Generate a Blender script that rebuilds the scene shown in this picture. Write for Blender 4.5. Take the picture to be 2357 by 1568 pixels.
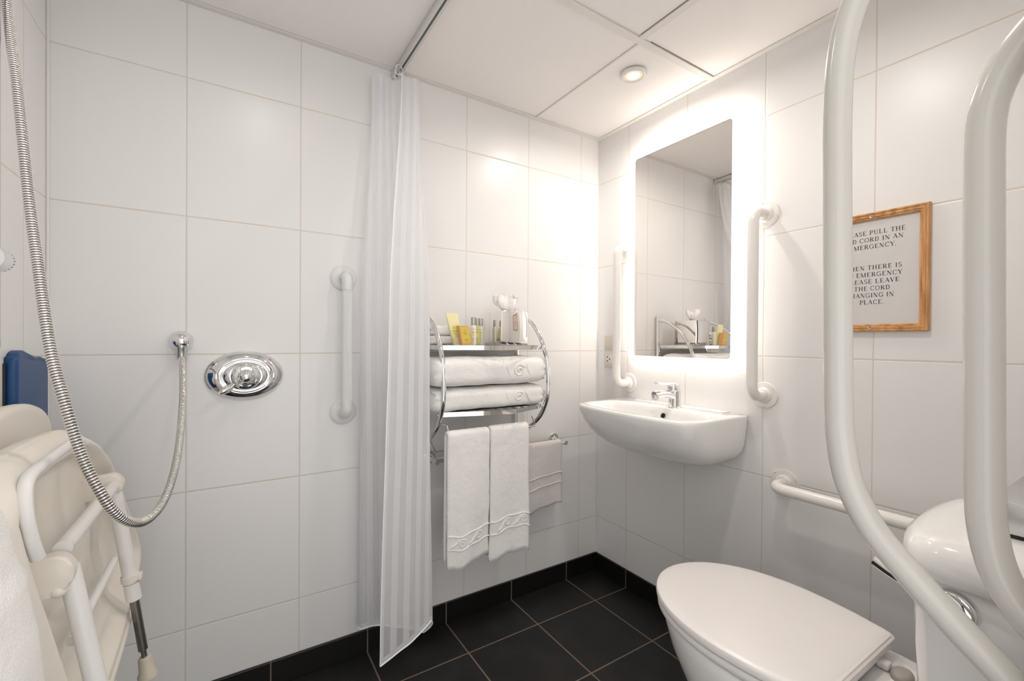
import bpy, bmesh, math, random
from math import sin, cos, pi, radians, sqrt, atan2
from mathutils import Vector, Matrix, noise
random.seed(4)
for o in list(bpy.data.objects): bpy.data.objects.remove(o)
S = bpy.context.scene
COL = S.collection
D = bpy.data

# ------------------------------------------------------------------ camera
CAM = Vector((-1.51031, -1.58949, 1.09913))
RT = Vector((0.842937, -0.537968, 0.006842)); UP = Vector((-0.002753, 0.008405, 0.999961)); FW = Vector((0.538005, 0.842923, -0.005604))
cd = D.cameras.new('camera'); cam = D.objects.new('camera', cd); COL.objects.link(cam)
m = Matrix.Identity(4)
for i in range(3): m[i][0] = RT[i]; m[i][1] = UP[i]; m[i][2] = -FW[i]; m[i][3] = CAM[i]
cam.matrix_world = m
cd.sensor_width = 36; cd.lens = 1022.667/2357*36; cd.shift_x = .0008; cd.shift_y = .00265; cd.clip_start = .01
S.camera = cam
# ------------------------------------------------------------------ light + exposure
S.view_settings.view_transform = 'Standard'; S.view_settings.look = 'None'
S.view_settings.gamma = 1; S.view_settings.use_curve_mapping = False
S.view_settings.exposure = 0.08
w = D.worlds.new('hallway_light'); S.world = w; w.use_nodes = True
w.node_tree.nodes['Background'].inputs[0].default_value = (1.0, .985, .97, 1)
w.node_tree.nodes['Background'].inputs[1].default_value = 1.7

def lamp(name, kind, loc, power, col, **k):
    l = D.lights.new(name, kind); l.energy = power; l.color = col
    for a, b in k.items(): setattr(l, a, b)
    o = D.objects.new(name, l); COL.objects.link(o); o.location = loc; return o
WARM = (1, .80, .62)
DL = [(-.278, -.4675), (-.64, -1.04), (-1.40, -.62)]        # first downlight is real; the other two are unseen, added for their light
DLP = [3.5, 3.4, 1.2]
DLC = [(1, .92, .85), (1, .94, .88), (1, .97, .94)]
for (x, y), p, c in zip(DL, DLP, DLC):
    lamp('downlight_beam', 'AREA', (x, y, 2.0500), p, c, shape='DISK', size=.06, spread=radians(170))

# ------------------------------------------------------------------ materials
def mat(name, col=(.8, .8, .8), rough=.5, metal=0, **k):
    M = D.materials.new(name); M.use_nodes = True
    b = M.node_tree.nodes['Principled BSDF']
    b.inputs['Base Color'].default_value = (*col, 1); b.inputs['Roughness'].default_value = rough; b.inputs['Metallic'].default_value = metal
    for a, v in k.items():
        b.inputs[a.replace('_', ' ')].default_value = v
    return M
def nd(M, t, **k):
    n = M.node_tree.nodes.new(t)
    for a, v in k.items(): setattr(n, a, v)
    return n
def ln(M, a, b): M.node_tree.links.new(a, b)
def mth(M, op, a, b=None, c=None):
    n = nd(M, 'ShaderNodeMath', operation=op)
    for i, v in enumerate((a, b, c)):
        if v is None: continue
        if isinstance(v, (int, float)): n.inputs[i].default_value = v
        else: ln(M, v, n.inputs[i])
    return n.outputs[0]
def bsdf(M): return M.node_tree.nodes['Principled BSDF']
def add_bump(M, scale, strength, dist=.001, detail=2, kind='noise', coord='Object'):
    tc = nd(M, 'ShaderNodeTexCoord')
    if kind == 'noise':
        t = nd(M, 'ShaderNodeTexNoise'); t.inputs['Detail'].default_value = detail; out = t.outputs[0]
    else:
        t = nd(M, 'ShaderNodeTexVoronoi'); out = t.outputs[0]
    t.inputs['Scale'].default_value = scale
    ln(M, tc.outputs[coord], t.inputs['Vector'])
    b = nd(M, 'ShaderNodeBump'); b.inputs['Strength'].default_value = strength; b.inputs['Distance'].default_value = dist
    ln(M, out, b.inputs['Height'])
    old = bsdf(M).inputs['Normal']
    if old.is_linked: ln(M, old.links[0].from_socket, b.inputs['Normal'])
    ln(M, b.outputs[0], bsdf(M).inputs['Normal'])
    return M

def joint_axis(M, co, off, size, half):
    # distance in metres to the nearest joint
    f = mth(M, 'FRACT', mth(M, 'DIVIDE', mth(M, 'SUBTRACT', co, off), size))
    d = mth(M, 'MULTIPLY', mth(M, 'SUBTRACT', .5, mth(M, 'ABSOLUTE', mth(M, 'SUBTRACT', f, .5))), size)
    return d
def tiles(name, tile, grout, axes, offs, sizes, g=.003, rough=.33, wav=.2, mottled=0, spec=.5):
    M = mat(name, tile, rough); bs = bsdf(M)
    tc = nd(M, 'ShaderNodeTexCoord'); sp = nd(M, 'ShaderNodeSeparateXYZ'); ln(M, tc.outputs['Object'], sp.inputs[0])
    ds = [joint_axis(M, sp.outputs[a], o, s, g) for a, o, s in zip(axes, offs, sizes) if a is not None]
    d = ds[0] if len(ds) == 1 else mth(M, 'MINIMUM', ds[0], ds[1])
    mr = nd(M, 'ShaderNodeMapRange', interpolation_type='SMOOTHSTEP'); ln(M, d, mr.inputs[0])
    mr.inputs[1].default_value = g*.38; mr.inputs[2].default_value = g*.62
    mr2 = nd(M, 'ShaderNodeMapRange', interpolation_type='SMOOTHSTEP'); ln(M, d, mr2.inputs[0])
    mr2.inputs[1].default_value = g*.35; mr2.inputs[2].default_value = g*1.3
    mix = nd(M, 'ShaderNodeMix', data_type='RGBA'); ln(M, mr.outputs[0], mix.inputs[0])
    n2 = nd(M, 'ShaderNodeTexNoise'); n2.inputs['Scale'].default_value = 7; n2.inputs['Detail'].default_value = 5; ln(M, tc.outputs['Object'], n2.inputs['Vector'])
    gm = nd(M, 'ShaderNodeMix', data_type='RGBA'); ln(M, n2.outputs[0], gm.inputs[0])
    gm.inputs[6].default_value = (*grout, 1); gm.inputs[7].default_value = (*[c*.86 for c in grout], 1)
    ln(M, gm.outputs[2], mix.inputs[6])
    if mottled:
        n3 = nd(M, 'ShaderNodeTexNoise'); n3.inputs['Scale'].default_value = 9; n3.inputs['Detail'].default_value = 8; n3.inputs['Roughness'].default_value = .7; ln(M, tc.outputs['Object'], n3.inputs['Vector'])
        r3 = nd(M, 'ShaderNodeMapRange'); ln(M, n3.outputs[0], r3.inputs[0]); r3.inputs[1].default_value = .45; r3.inputs[2].default_value = .8
        tm = nd(M, 'ShaderNodeMix', data_type='RGBA'); ln(M, r3.outputs[0], tm.inputs[0])
        tm.inputs[6].default_value = (*tile, 1); tm.inputs[7].default_value = (*[c*(1+mottled)+.004 for c in tile], 1)
        ln(M, tm.outputs[2], mix.inputs[7])
        rr = nd(M, 'ShaderNodeMapRange'); ln(M, n3.outputs[0], rr.inputs[0]); rr.inputs[3].default_value = rough-.1; rr.inputs[4].default_value = rough+.15
        ln(M, rr.outputs[0], bs.inputs['Roughness'])
    else:
        mix.inputs[7].default_value = (*tile, 1)
        rr = nd(M, 'ShaderNodeMapRange'); ln(M, mr.outputs[0], rr.inputs[0]); rr.inputs[3].default_value = .8; rr.inputs[4].default_value = rough
        ln(M, rr.outputs[0], bs.inputs['Roughness'])
    ln(M, mix.outputs[2], bs.inputs['Base Color'])
    bs.inputs['Specular IOR Level'].default_value = spec
    nz = nd(M, 'ShaderNodeTexNoise'); nz.inputs['Scale'].default_value = 6; nz.inputs['Detail'].default_value = 1; ln(M, tc.outputs['Object'], nz.inputs['Vector'])
    b0 = nd(M, 'ShaderNodeBump'); b0.inputs['Strength'].default_value = wav; b0.inputs['Distance'].default_value = .004; ln(M, nz.outputs[0], b0.inputs['Height'])
    b1 = nd(M, 'ShaderNodeBump'); b1.inputs['Strength'].default_value = .8; b1.inputs['Distance'].default_value = .0007
    ln(M, mr2.outputs[0], b1.inputs['Height']); ln(M, b0.outputs[0], b1.inputs['Normal']); ln(M, b1.outputs[0], bs.inputs['Normal'])
    return M
TILE = (.82, .81, .80); GROUT = (.74, .68, .59)
A0, B0, Z0 = -1.6117, -.1912, 1.0527
m_wallA = tiles('white_wall_tile_back', TILE, GROUT, (0, 2), (A0, Z0), (.3, .4))
m_wallB = tiles('white_wall_tile_right', TILE, GROUT, (1, 2), (B0, Z0), (.3, .4))
m_wallC = tiles('white_wall_tile_left', TILE, GROUT, (1, 2), (-.45, Z0), (.3, .4))
BLK = (.0105, .0095, .009); FG = (.20, .155, .12)
m_floor = tiles('black_floor_tile', BLK, FG, (0, 1), (-.1928, -.2016), (.3, .3), g=.005, rough=.42, wav=.2, mottled=1.2, spec=.4)
m_skA = tiles('black_skirting_tile_back', (.006, .0055, .005), FG, (0,), (-.1928,), (.3,), g=.004, rough=.38, wav=.2)
m_skB = tiles('black_skirting_tile_right', (.006, .0055, .005), FG, (1,), (-.2016,), (.3,), g=.004, rough=.38, wav=.2)
m_ceil = add_bump(mat('ceiling_board', (.90, .865, .845), .9), 260, .5, .0012, 3)
m_trim = mat('white_trim', (.78, .75, .71), .45)
m_paint = mat('white_gloss_paint', (.75, .73, .70), .35)
m_chrome = mat('chrome', (.80, .80, .80), .06, 1)
m_chromed = mat('brushed_chrome', (.62, .62, .62), .28, 1)
m_chromeW = mat('polished_steel', (.86, .84, .82), .035, 1)
m_ceramic = mat('white_ceramic', (.87, .86, .845), .09, Coat_Weight=.4, Coat_Roughness=.03)
m_plastic = mat('white_plastic', (.79, .77, .745), .22)
m_seatlid = mat('white_toilet_seat_plastic', (.80, .765, .745), .28)
m_rail = mat('shaded_white_rail_coating', (.63, .61, .57), .2)  # white coating darkened to carry the shade on the foreground rail
m_railw = mat('white_rail_coating', (.80, .775, .745), .2)
m_ribbed = mat('white_ribbed_plastic', (.77, .765, .755), .4)
m_beige = add_bump(mat('beige_moulded_plastic', (.78, .735, .66), .42), 60, .15, .001)
m_tubew = mat('white_tube_coating', (.78, .77, .75), .3)
m_steel = add_bump(mat('dull_grey_steel', (.24, .215, .20), .38, 1), 90, .2)
m_rubber = mat('cream_rubber', (.62, .56, .45), .6)
m_blue = add_bump(mat('blue_plastic', (.003, .055, .18), .42), 40, .12)
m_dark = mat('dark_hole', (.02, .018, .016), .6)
m_greycap = add_bump(mat('grey_plastic_cap', (.37, .34, .30), .5), 50, .2)
m_paper = mat('notice_paper', (.66, .64, .63), .32)
m_ink = mat('black_ink', (.035, .033, .033), .6)
m_tissue = mat('tissue_paper', (.88, .86, .84), .9, Transmission_Weight=.0)
m_socket = mat('ivory_socket_plastic', (.72, .64, .57), .35)
m_soap = mat('orange_soap_carton', (.72, .40, .17), .5)
m_yel = mat('yellow_label', (.72, .53, .07), .5)
m_pale = mat('pale_yellow_sachet', (.86, .80, .48), .45)
m_lime = mat('lime_print', (.72, .70, .12), .5)
m_cap = mat('silver_cap', (.48, .48, .46), .25, .8)
m_liq = mat('pale_lotion', (.78, .76, .62), .15)
m_liq2 = mat('amber_shampoo', (.60, .56, .22), .1)
m_inkg = mat('grey_print', (.22, .21, .18), .7)
def emis(name, col, s):
    M = D.materials.new(name); M.use_nodes = True; nt = M.node_tree; nt.nodes.remove(nt.nodes['Principled BSDF'])
    e = nt.nodes.new('ShaderNodeEmission'); e.inputs[0].default_value = (*col, 1); e.inputs[1].default_value = s
    nt.links.new(e.outputs[0], nt.nodes['Material Output'].inputs[0]); return M
m_led = emis('frosted_led_border', (1, .91, .82), 1.7)
m_ledback = emis('led_backlight', (1, .89, .79), 12.0)
m_bulb = emis('lamp_lens', (1, .88, .66), 4)
m_bulbglow = emis('lamp_lens_edge', (1, .80, .52), 1.0)
m_mirror = mat('mirror_glass', (.86, .84, .82), .0, 1)
# terry towelling
def terry(name, col):
    M = mat(name, col, 1.0, Sheen_Weight=.25)
    add_bump(M, 460, .8, .0018, 3); add_bump(M, 55, .5, .004, 2)
    return M
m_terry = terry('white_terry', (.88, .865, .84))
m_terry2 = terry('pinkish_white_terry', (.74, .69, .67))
# pine
m_pine = mat('pine_moulding', (.60, .30, .11), .35)
def pine():
    M = m_pine; tc = nd(M, 'ShaderNodeTexCoord'); mp = nd(M, 'ShaderNodeMapping'); ln(M, tc.outputs['Object'], mp.inputs[0]); mp.inputs['Scale'].default_value = (300, 60, 12)
    n = nd(M, 'ShaderNodeTexNoise'); n.inputs['Scale'].default_value = 1.0; n.inputs['Detail'].default_value = 4; ln(M, mp.outputs[0], n.inputs['Vector'])
    r = nd(M, 'ShaderNodeValToRGB'); ln(M, n.outputs[0], r.inputs[0])
    r.color_ramp.elements[0].position = .35; r.color_ramp.elements[0].color = (.42, .19, .065, 1)
    r.color_ramp.elements[1].position = .6; r.color_ramp.elements[1].color = (.66, .35, .14, 1)
    ln(M, r.outputs[0], bsdf(M).inputs['Base Color'])
pine()
# sheer striped curtain (uses the sheet's own width as u)
def curtain_mat():
    M = D.materials.new('sheer_striped_curtain'); M.use_nodes = True; nt = M.node_tree; nt.nodes.remove(nt.nodes['Principled BSDF'])
    uv = nd(M, 'ShaderNodeUVMap'); uv.uv_map = 'UVMap'; sp = nd(M, 'ShaderNodeSeparateXYZ'); ln(M, uv.outputs[0], sp.inputs[0])
    f = mth(M, 'FRACT', mth(M, 'DIVIDE', sp.outputs[0], .040))
    t = mth(M, 'ABSOLUTE', mth(M, 'SUBTRACT', f, .5))
    mr = nd(M, 'ShaderNodeMapRange', interpolation_type='SMOOTHSTEP'); ln(M, t, mr.inputs[0]); mr.inputs[1].default_value = .23; mr.inputs[2].default_value = .27
    hem = mth(M, 'MAXIMUM', mth(M, 'LESS_THAN', sp.outputs[1], .018), mth(M, 'GREATER_THAN', sp.outputs[1], 1.90))
    dens = mth(M, 'MAXIMUM', mr.outputs[0], hem)
    dif = nd(M, 'ShaderNodeBsdfDiffuse'); dif.inputs[0].default_value = (.93, .935, .95, 1)
    trl = nd(M, 'ShaderNodeBsdfTranslucent'); trl.inputs[0].default_value = (.93, .935, .95, 1)
    a = nd(M, 'ShaderNodeMixShader'); a.inputs[0].default_value = .5; ln(M, dif.outputs[0], a.inputs[1]); ln(M, trl.outputs[0], a.inputs[2])
    tr = nd(M, 'ShaderNodeBsdfTransparent'); tr.inputs[0].default_value = (.97, .97, .98, 1)
    al = mth(M, 'ADD', mth(M, 'MULTIPLY', dens, .26), .66)
    b = nd(M, 'ShaderNodeMixShader'); ln(M, al, b.inputs[0]); ln(M, tr.outputs[0], b.inputs[1]); ln(M, a.outputs[0], b.inputs[2])
    ln(M, b.outputs[0], nt.nodes['Material Output'].inputs[0]); return M
m_curtain = curtain_mat()
m_hem = mat('white_hem_tape', (.88, .88, .89), .8)
m_clear = mat('clear_plastic', (.95, .95, .93), .08, Transmission_Weight=.9, IOR=1.4)

# ------------------------------------------------------------------ object helpers
ORG = {}
def tag(o, label=None, cat=None, group=None, kind=None):
    for k, v in (('label', label), ('category', cat), ('group', group), ('kind', kind)):
        if v: o[k] = v
    return o
def thing(name, loc, label, cat, group=None):
    o = D.objects.new(name, None); COL.objects.link(o); o.empty_display_size = .05; o.location = loc; ORG[o.name] = Vector(loc)
    return tag(o, label, cat, group)
def obj(name, bm, m, parent=None, smooth=True, sub=0, world0=False, label=None):
    bmesh.ops.recalc_face_normals(bm, faces=bm.faces)
    me = D.meshes.new(name)
    if parent is not None: org = ORG[parent.name]
    elif world0: org = Vector((0, 0, 0))
    else:
        xs = [v.co for v in bm.verts]
        org = Vector(((min(p.x for p in xs)+max(p.x for p in xs))/2, (min(p.y for p in xs)+max(p.y for p in xs))/2, min(p.z for p in xs)))
    bmesh.ops.translate(bm, verts=bm.verts, vec=-org)
    bm.to_mesh(me); bm.free()
    o = D.objects.new(name, me); COL.objects.link(o); ORG[o.name] = org
    if parent is not None: o.parent = parent
    else: o.location = org
    for mm in (m if isinstance(m, (list, tuple)) else [m]): me.materials.append(mm)
    if smooth:
        for p in me.polygons: p.use_smooth = True
        if smooth != 'all':
            me.set_sharp_from_angle(angle=radians(38))
    if sub:
        s = o.modifiers.new('s', 'SUBSURF'); s.levels = sub; s.render_levels = sub
    if label: o['label'] = label
    return o
def NB(): return bmesh.new()
def box(bm, a, b, bev=0, seg=2):
    a, b = Vector(a), Vector(b)
    r = bmesh.ops.create_cube(bm, size=1)
    vs = r['verts']
    for v in vs: v.co = Vector([(a[i]+b[i])/2 + v.co[i]*abs(b[i]-a[i]) for i in range(3)])
    if bev:
        es = list({e for v in vs for e in v.link_edges})
        bmesh.ops.bevel(bm, geom=es, offset=bev, segments=seg, profile=.5, affect='EDGES')
def rings(bm, loops, close=True, cap0=True, cap1=True):
    L = [[bm.verts.new(p) for p in lp] for lp in loops]
    n = len(L[0])
    for a, b in zip(L, L[1:]):
        for i in range(n if close else n-1):
            j = (i+1) % n
            bm.faces.new((a[i], a[j], b[j], b[i]))
    if cap0: bm.faces.new(L[0][::-1])
    if cap1: bm.faces.new(L[-1])
    return L
def catmull(pts, n=8):
    P = [Vector(p) for p in pts]; P = [P[0]*2-P[1]] + P + [P[-1]*2-P[-2]]; out = []
    for i in range(1, len(P)-2):
        for k in range(n):
            t = k/n; a, b, c, d = P[i-1:i+3]
            out.append(.5*((2*b)+(c-a)*t+(2*a-5*b+4*c-d)*t*t+(3*b-a-3*c+d)*t**3))
    out.append(P[-2]); return out
def fillet(pts, r, n=8):
    P = [Vector(p) for p in pts]; out = [P[0]]
    for i in range(1, len(P)-1):
        a, b, c = P[i-1:i+2]; u = (a-b).normalized(); v = (c-b).normalized()
        ang = u.angle(v); rr = r[i-1] if isinstance(r, (list, tuple)) else r
        dd = min(rr/math.tan(ang/2), (a-b).length*.49, (c-b).length*.49)
        p, q = b+u*dd, b+v*dd
        cc = b+(u+v).normalized()*(dd/cos(ang/2)); rad = (p-cc).length
        for k in range(n+1):
            t = k/n; d = ((p-cc).lerp(q-cc, t)).normalized()
            out.append(cc+d*rad)
    out.append(P[-1]); return out
def tube(bm, pts, r, seg=16, caps=True, sx=1.0):
    P = [Vector(p) for p in pts]; n = len(P); loops = []
    T = [(P[min(i+1, n-1)]-P[max(i-1, 0)]).normalized() for i in range(n)]
    N = T[0].orthogonal().normalized()
    for i in range(n):
        if i: N = (N - T[i]*N.dot(T[i])).normalized()
        B = T[i].cross(N); rr = r(i/(n-1)) if callable(r) else r
        loops.append([P[i]+(N*cos(2*pi*k/seg)+B*sin(2*pi*k/seg)*sx)*rr for k in range(seg)])
    rings(bm, loops, True, caps, caps)
def lathe(bm, prof, org, axis, seg=32, sx=1, sy=1, up=None):
    ax = Vector(axis).normalized(); o = Vector(org)
    u = Vector(up) if up else ax.orthogonal().normalized(); v = ax.cross(u)
    loops = [[o+ax*h+(u*cos(2*pi*k/seg)*sx+v*sin(2*pi*k/seg)*sy)*max(r, 1e-5) for k in range(seg)] for r, h in prof]
    rings(bm, loops)
def extrude_poly(bm, pts, vec, bev=0):
    a = [Vector(p) for p in pts]; vec = Vector(vec)
    L = rings(bm, [a, [p+vec for p in a]])
    if bev:
        es = [e for e in bm.edges if all(v in L[0] for v in e.verts) or all(v in L[1] for v in e.verts)]
        bmesh.ops.bevel(bm, geom=es, offset=bev, segments=3, profile=.5, affect='EDGES')
def one(name, m, fn, *a, parent=None, smooth=True, **k):
    bm = NB(); fn(bm, *a, **k); return obj(name, bm, m, parent, smooth)
def struct(name, bm, m, smooth=False):
    return tag(obj(name, bm, m, None, smooth, world0=True), kind='structure')

# ------------------------------------------------------------------ room shell
XL, YD, H = -1.8992, -1.52, 2.0652
bm = NB(); box(bm, (XL-.1, 0, -.02), (.1, .1, 2.3)); struct('wall_back', bm, m_wallA)
bm = NB(); box(bm, (0, YD-.1, -.02), (.1, 0, 2.3)); struct('wall_right', bm, m_wallB)
bm = NB(); box(bm, (XL-.1, YD-.1, -.02), (XL, 0, 2.3)); struct('wall_left', bm, m_wallC)
bm = NB(); box(bm, (-.86, YD-.1, -.02), (0, YD, 2.3)); box(bm, (XL, YD-.1, -.02), (-1.86, YD, 2.3)); box(bm, (-1.86, YD-.1, 2.0), (-.86, YD, 2.3)); struct('wall_front', bm, m_wallA)
bm = NB(); box(bm, (XL-.1, YD-.4, -.06), (.1, .1, 0)); struct('floor', bm, m_floor)
bm = NB(); box(bm, (XL-.1, YD-.1, H+.004), (.1, .1, H+.03)); struct('ceiling', bm, m_ceil)
# door lining round the opening behind the camera
bm = NB()
for a, b in (((-.86, YD-.1, 0), (-.835, YD+.004, 2.02)), ((-1.885, YD-.1, 0), (-1.86, YD+.004, 2.02)), ((-1.885, YD-.1, 2.0), (-.835, YD+.004, 2.03))): box(bm, a, b, .003)
struct('trim_1', bm, m_paint)
# perimeter ceiling angle and T bars
bm = NB()
box(bm, (XL, -.020, H), (0, 0, H+.003)); box(bm, (-.020, YD, H), (0, -.020, H+.003)); box(bm, (XL, YD, H), (XL+.02, -.02, H+.003)); box(bm, (XL+.02, YD, H), (-.02, YD+.02, H+.003))
struct('trim_2', bm, m_trim)
bm = NB(); box(bm, (XL+.02, -.612, H-.0015), (-.02, -.588, H+.003), .0008); struct('trim_3', bm, m_trim)
bm = NB(); box(bm, (-.412, YD+.02, H-.0012), (-.388, -.612, H+.003), .0008); struct('trim_4', bm, m_trim)
bm = NB(); box(bm, (-.390, -.588, H+.0005), (-.382, -.020, H+.003), .0008); struct('trim_5', bm, m_trim)
# thin dark strips painting the shade in gaps between boards and bars
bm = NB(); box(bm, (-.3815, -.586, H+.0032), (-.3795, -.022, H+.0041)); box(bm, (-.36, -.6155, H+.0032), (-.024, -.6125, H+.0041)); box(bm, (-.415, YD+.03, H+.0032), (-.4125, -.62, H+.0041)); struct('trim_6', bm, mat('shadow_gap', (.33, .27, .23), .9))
bm = NB(); box(bm, (-1.012, -.0, H), (-1.0, -.0, H)) if 0 else None; bm.free()
# tiled skirting
bm = NB(); box(bm, (XL, -.010, 0), (0, 0, .0796), .0018); struct('baseboard_back', bm, m_skA)
bm = NB(); box(bm, (-.010, YD, 0), (0, -.0105, .0796), .0018); struct('baseboard_right', bm, m_skB)
bm = NB(); box(bm, (XL, YD, 0), (XL+.010, -.0105, .0796), .0018); struct('baseboard_left', bm, m_skB)
# corner sealant of the shower corner and the right corner
bm = NB(); box(bm, (XL, -.006, .08), (XL+.006, 0, H), .002); struct('trim_7', bm, m_plastic)
bm = NB(); box(bm, (-.0035, -.0035, .08), (0, 0, H), .0012); struct('trim_8', bm, m_plastic)

# ------------------------------------------------------------------ ceiling downlights
for i, (x, y) in enumerate(DL):
    lab = ['round recessed ceiling downlight glowing warm above the washbasin', 'added unseen ceiling downlight nearer the doorway than the other two', 'added unseen ceiling downlight over the shower area'][i]
    t = thing('ceiling_downlight', (x, y, H), lab, 'light', 'recessed ceiling downlights')
    bm = NB(); lathe(bm, [(.030, -.004), (.032, -.009), (.037, -.011), (.043, -.009), (.0455, -.004), (.0455, 0), (.030, 0)], (x, y, H), (0, 0, 1), 48); obj('bezel', bm, m_plastic, t)
    bm = NB(); lathe(bm, [(0, -.0082), (.022, -.0078)], (x, y, H), (0, 0, 1), 40); obj('lamp_lens', bm, m_bulb, t)
    bm = NB(); lathe(bm, [(.0222, -.0075), (.0305, -.0065)], (x, y, H), (0, 0, 1), 40); bmesh.ops.delete(bm, geom=[f for f in bm.faces if len(f.verts) > 4], context='FACES'); obj('reflector', bm, m_bulbglow, t)

# ------------------------------------------------------------------ mirror with lit border
MY0, MY1, MZ0, MZ1 = -.7330, -.2225, 1.0135, 1.912
def rrect(y0, y1, z0, z1, r, x, n=8):
    out = []
    for cy, cz, a0 in ((y1-r, z1-r, 0), (y0+r, z1-r, 90), (y0+r, z0+r, 180), (y1-r, z0+r, 270)):
        for k in range(n+1):
            a = radians(a0+90*k/n); out.append(Vector((x, cy+r*cos(a), cz+r*sin(a))))
    return out
t = thing('wall_mirror', (-.015, (MY0+MY1)/2, MZ0), 'tall rectangular mirror with a glowing white frosted border above the washbasin', 'mirror')
bm = NB(); rings(bm, [rrect(MY0+.012, MY1-.012, MZ0+.012, MZ1-.012, .02, 0), rrect(MY0+.012, MY1-.012, MZ0+.012, MZ1-.012, .02, -.0245)], True, True, True); obj('backlit_box', bm, m_ledback, t, 'all', label='glowing light box behind the mirror glass')
bm = NB()
o1 = rrect(MY0, MY1, MZ0, MZ1, .030, -.0300); i1 = rrect(MY0+.040, MY1-.034, MZ0+.026, MZ1-.030, .012, -.0300)
o0 = rrect(MY0, MY1, MZ0, MZ1, .030, -.0250)
rings(bm, [o0, o1, i1], True, False, False)
obj('frosted_border', bm, m_led, t, False, label='white lit frosted border of the mirror')
bm = NB(); bm.faces.new([bm.verts.new(p+Vector((-.0002, 0, 0))) for p in i1][::-1]); 
a = [v for v in bm.verts]; bm.faces.new([bm.verts.new(p+Vector((.0025, 0, 0))) for p in i1]); obj('mirror_glass', bm, m_mirror, t, False)

# ------------------------------------------------------------------ grab rails
def screw(bm_parent, pos, ax, t):
    bm = NB(); lathe(bm, [(.0052, -.0002), (.0052, .0010), (.0035, .0014), (0, .0014)], pos, ax, 14)
    s = obj('screw', bm, m_chromed, t)
    bm = NB(); a = Vector(ax).normalized(); u = a.orthogonal().normalized(); v = a.cross(u)
    for d1, d2 in ((u, v), (v, u)):
        p = Vector(pos)+a*.0016; L = [p+d1*.0024+d2*.0006, p+d1*.0024-d2*.0006, p-d1*.0024-d2*.0006, p-d1*.0024+d2*.0006]
        bm.faces.new([bm.verts.new(q) for q in L])
    obj('cross_slot', bm, m_dark, s, False)
def rose(t, c, ax, r, m_, angs):
    bm = NB(); lathe(bm, [(r, 0), (r, .003), (r*.96, .0055), (r*.62, .0075), (r*.56, .012), (.0205, .0155), (.0180, .0155)], c, ax, 40)
    p = obj('mounting_plate', bm, m_, t)
    a = Vector(ax).normalized(); u = Vector((0, 0, 1)); v = a.cross(u)
    for g in angs:
        q = Vector(c)+a*.0056+(u*cos(radians(g))+v*sin(radians(g)))*r*.80
        bm = NB(); lathe(bm, [(.0052, 0), (.0050, .0012), (.0035, .0004), (0, .0004)], q, ax, 14)
        s = obj('screw', bm, m_chromed, p)
def grab(label, c1, c2, off, m_, angs1, angs2, ax=(-1, 0, 0), r=.0170, rr=.0435, fr=.05, group='smooth white grab rails on the basin wall'):
    a = Vector(ax); c1, c2 = Vector(c1), Vector(c2)
    t = thing('grab_rail', c2, label, 'grab rail', group)
    bm = NB(); tube(bm, fillet([c1+a*.004, c1+a*off, c2+a*off, c2+a*.004], fr, 10), r, 24); obj('rail_tube', bm, m_, t)
    rose(t, c1, ax, rr, m_, angs1); rose(t, c2, ax, rr, m_, angs2)
    return t
grab('smooth white vertical grab rail right of the mirror, facing the toilet side', (0, -.797, 1.5242), (0, -.797, .9235), .080, m_railw, (10, 130, 250), (60, 180, 300))
grab('smooth white vertical grab rail left of the mirror in front of the shaver socket', (0, -.203, 1.515), (0, -.203, .915), .080, m_railw, (10, 130, 250), (60, 180, 300))
grab('smooth white horizontal grab rail low on the wall beside the toilet cistern', (0, -.8637, .6490), (0, -1.4637, .6490), .080, m_railw, (50, -70, 170), (50, 170, 290))
# ribbed rail in the shower
t = thing('ribbed_grab_rail', (-1.177, 0, .852), 'white ribbed plastic vertical grab rail on the shower wall beside the curtain', 'grab rail')
zt, zb, gx, off = 1.3085, .8525, -1.177, .058
for z, s in ((zt, -1), (zb, 1)):
    bm = NB(); lathe(bm, [(.0435, 0), (.0435, .003), (.040, .007), (.030, .009), (.024, .010), (.0195, .014), (.0175, .016)], (gx, 0, z), (0, -1, 0), 40); obj('mounting_plate', bm, m_ribbed, t)
    bm = NB(); tube(bm, fillet([(gx, -.008, z), (gx, -off, z), (gx, -off, z+s*.045)], .028, 10), .0172, 28)
    obj('elbow_joint', bm, m_ribbed, t)
bm = NB(); L = []
for z in (zb+.044, zt-.044):
    L.append([Vector((gx+(.0152+(.0008 if k % 2 else 0))*cos(2*pi*k/64), -off+(.0152+(.0008 if k % 2 else 0))*sin(2*pi*k/64), z)) for k in range(64)])
rings(bm, L); obj('ribbed_tube', bm, m_ribbed, t, False)

# ------------------------------------------------------------------ looped foreground rail
t = thing('looped_support_rail', (-.778, -1.50, .65), 'large white looped tubular support rail standing upright in the right foreground beside the toilet', 'support rail')
rx = -.778
outer = [(rx, YD+.01, 1.665), (rx, -1.47, 1.664), (rx, -1.40, 1.650), (rx, -1.345, 1.612), (rx, -1.318, 1.560), (rx, -1.306, 1.50), (rx, -1.303, 1.42), (rx, -1.304, 1.30), (rx, -1.306, 1.15), (rx, -1.308, 1.02), (rx, -1.311, .965), (rx, -1.322, .905), (rx, -1.350, .848), (rx, -1.391, .803), (rx, -1.431, .764), (rx, -1.474, .7245), (rx, YD+.01, .680)]
inner = [(rx, YD+.01, 1.462), (rx, -1.498, 1.452), (rx, -1.474, 1.424), (rx, -1.457, 1.387), (rx, -1.450, 1.345), (rx, -1.450, 1.25), (rx, -1.4515, 1.10), (rx, -1.4535, .935), (rx, -1.457, .880), (rx, -1.467, .838), (rx, -1.4845, .806), (rx, YD+.01, .776)]
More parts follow.
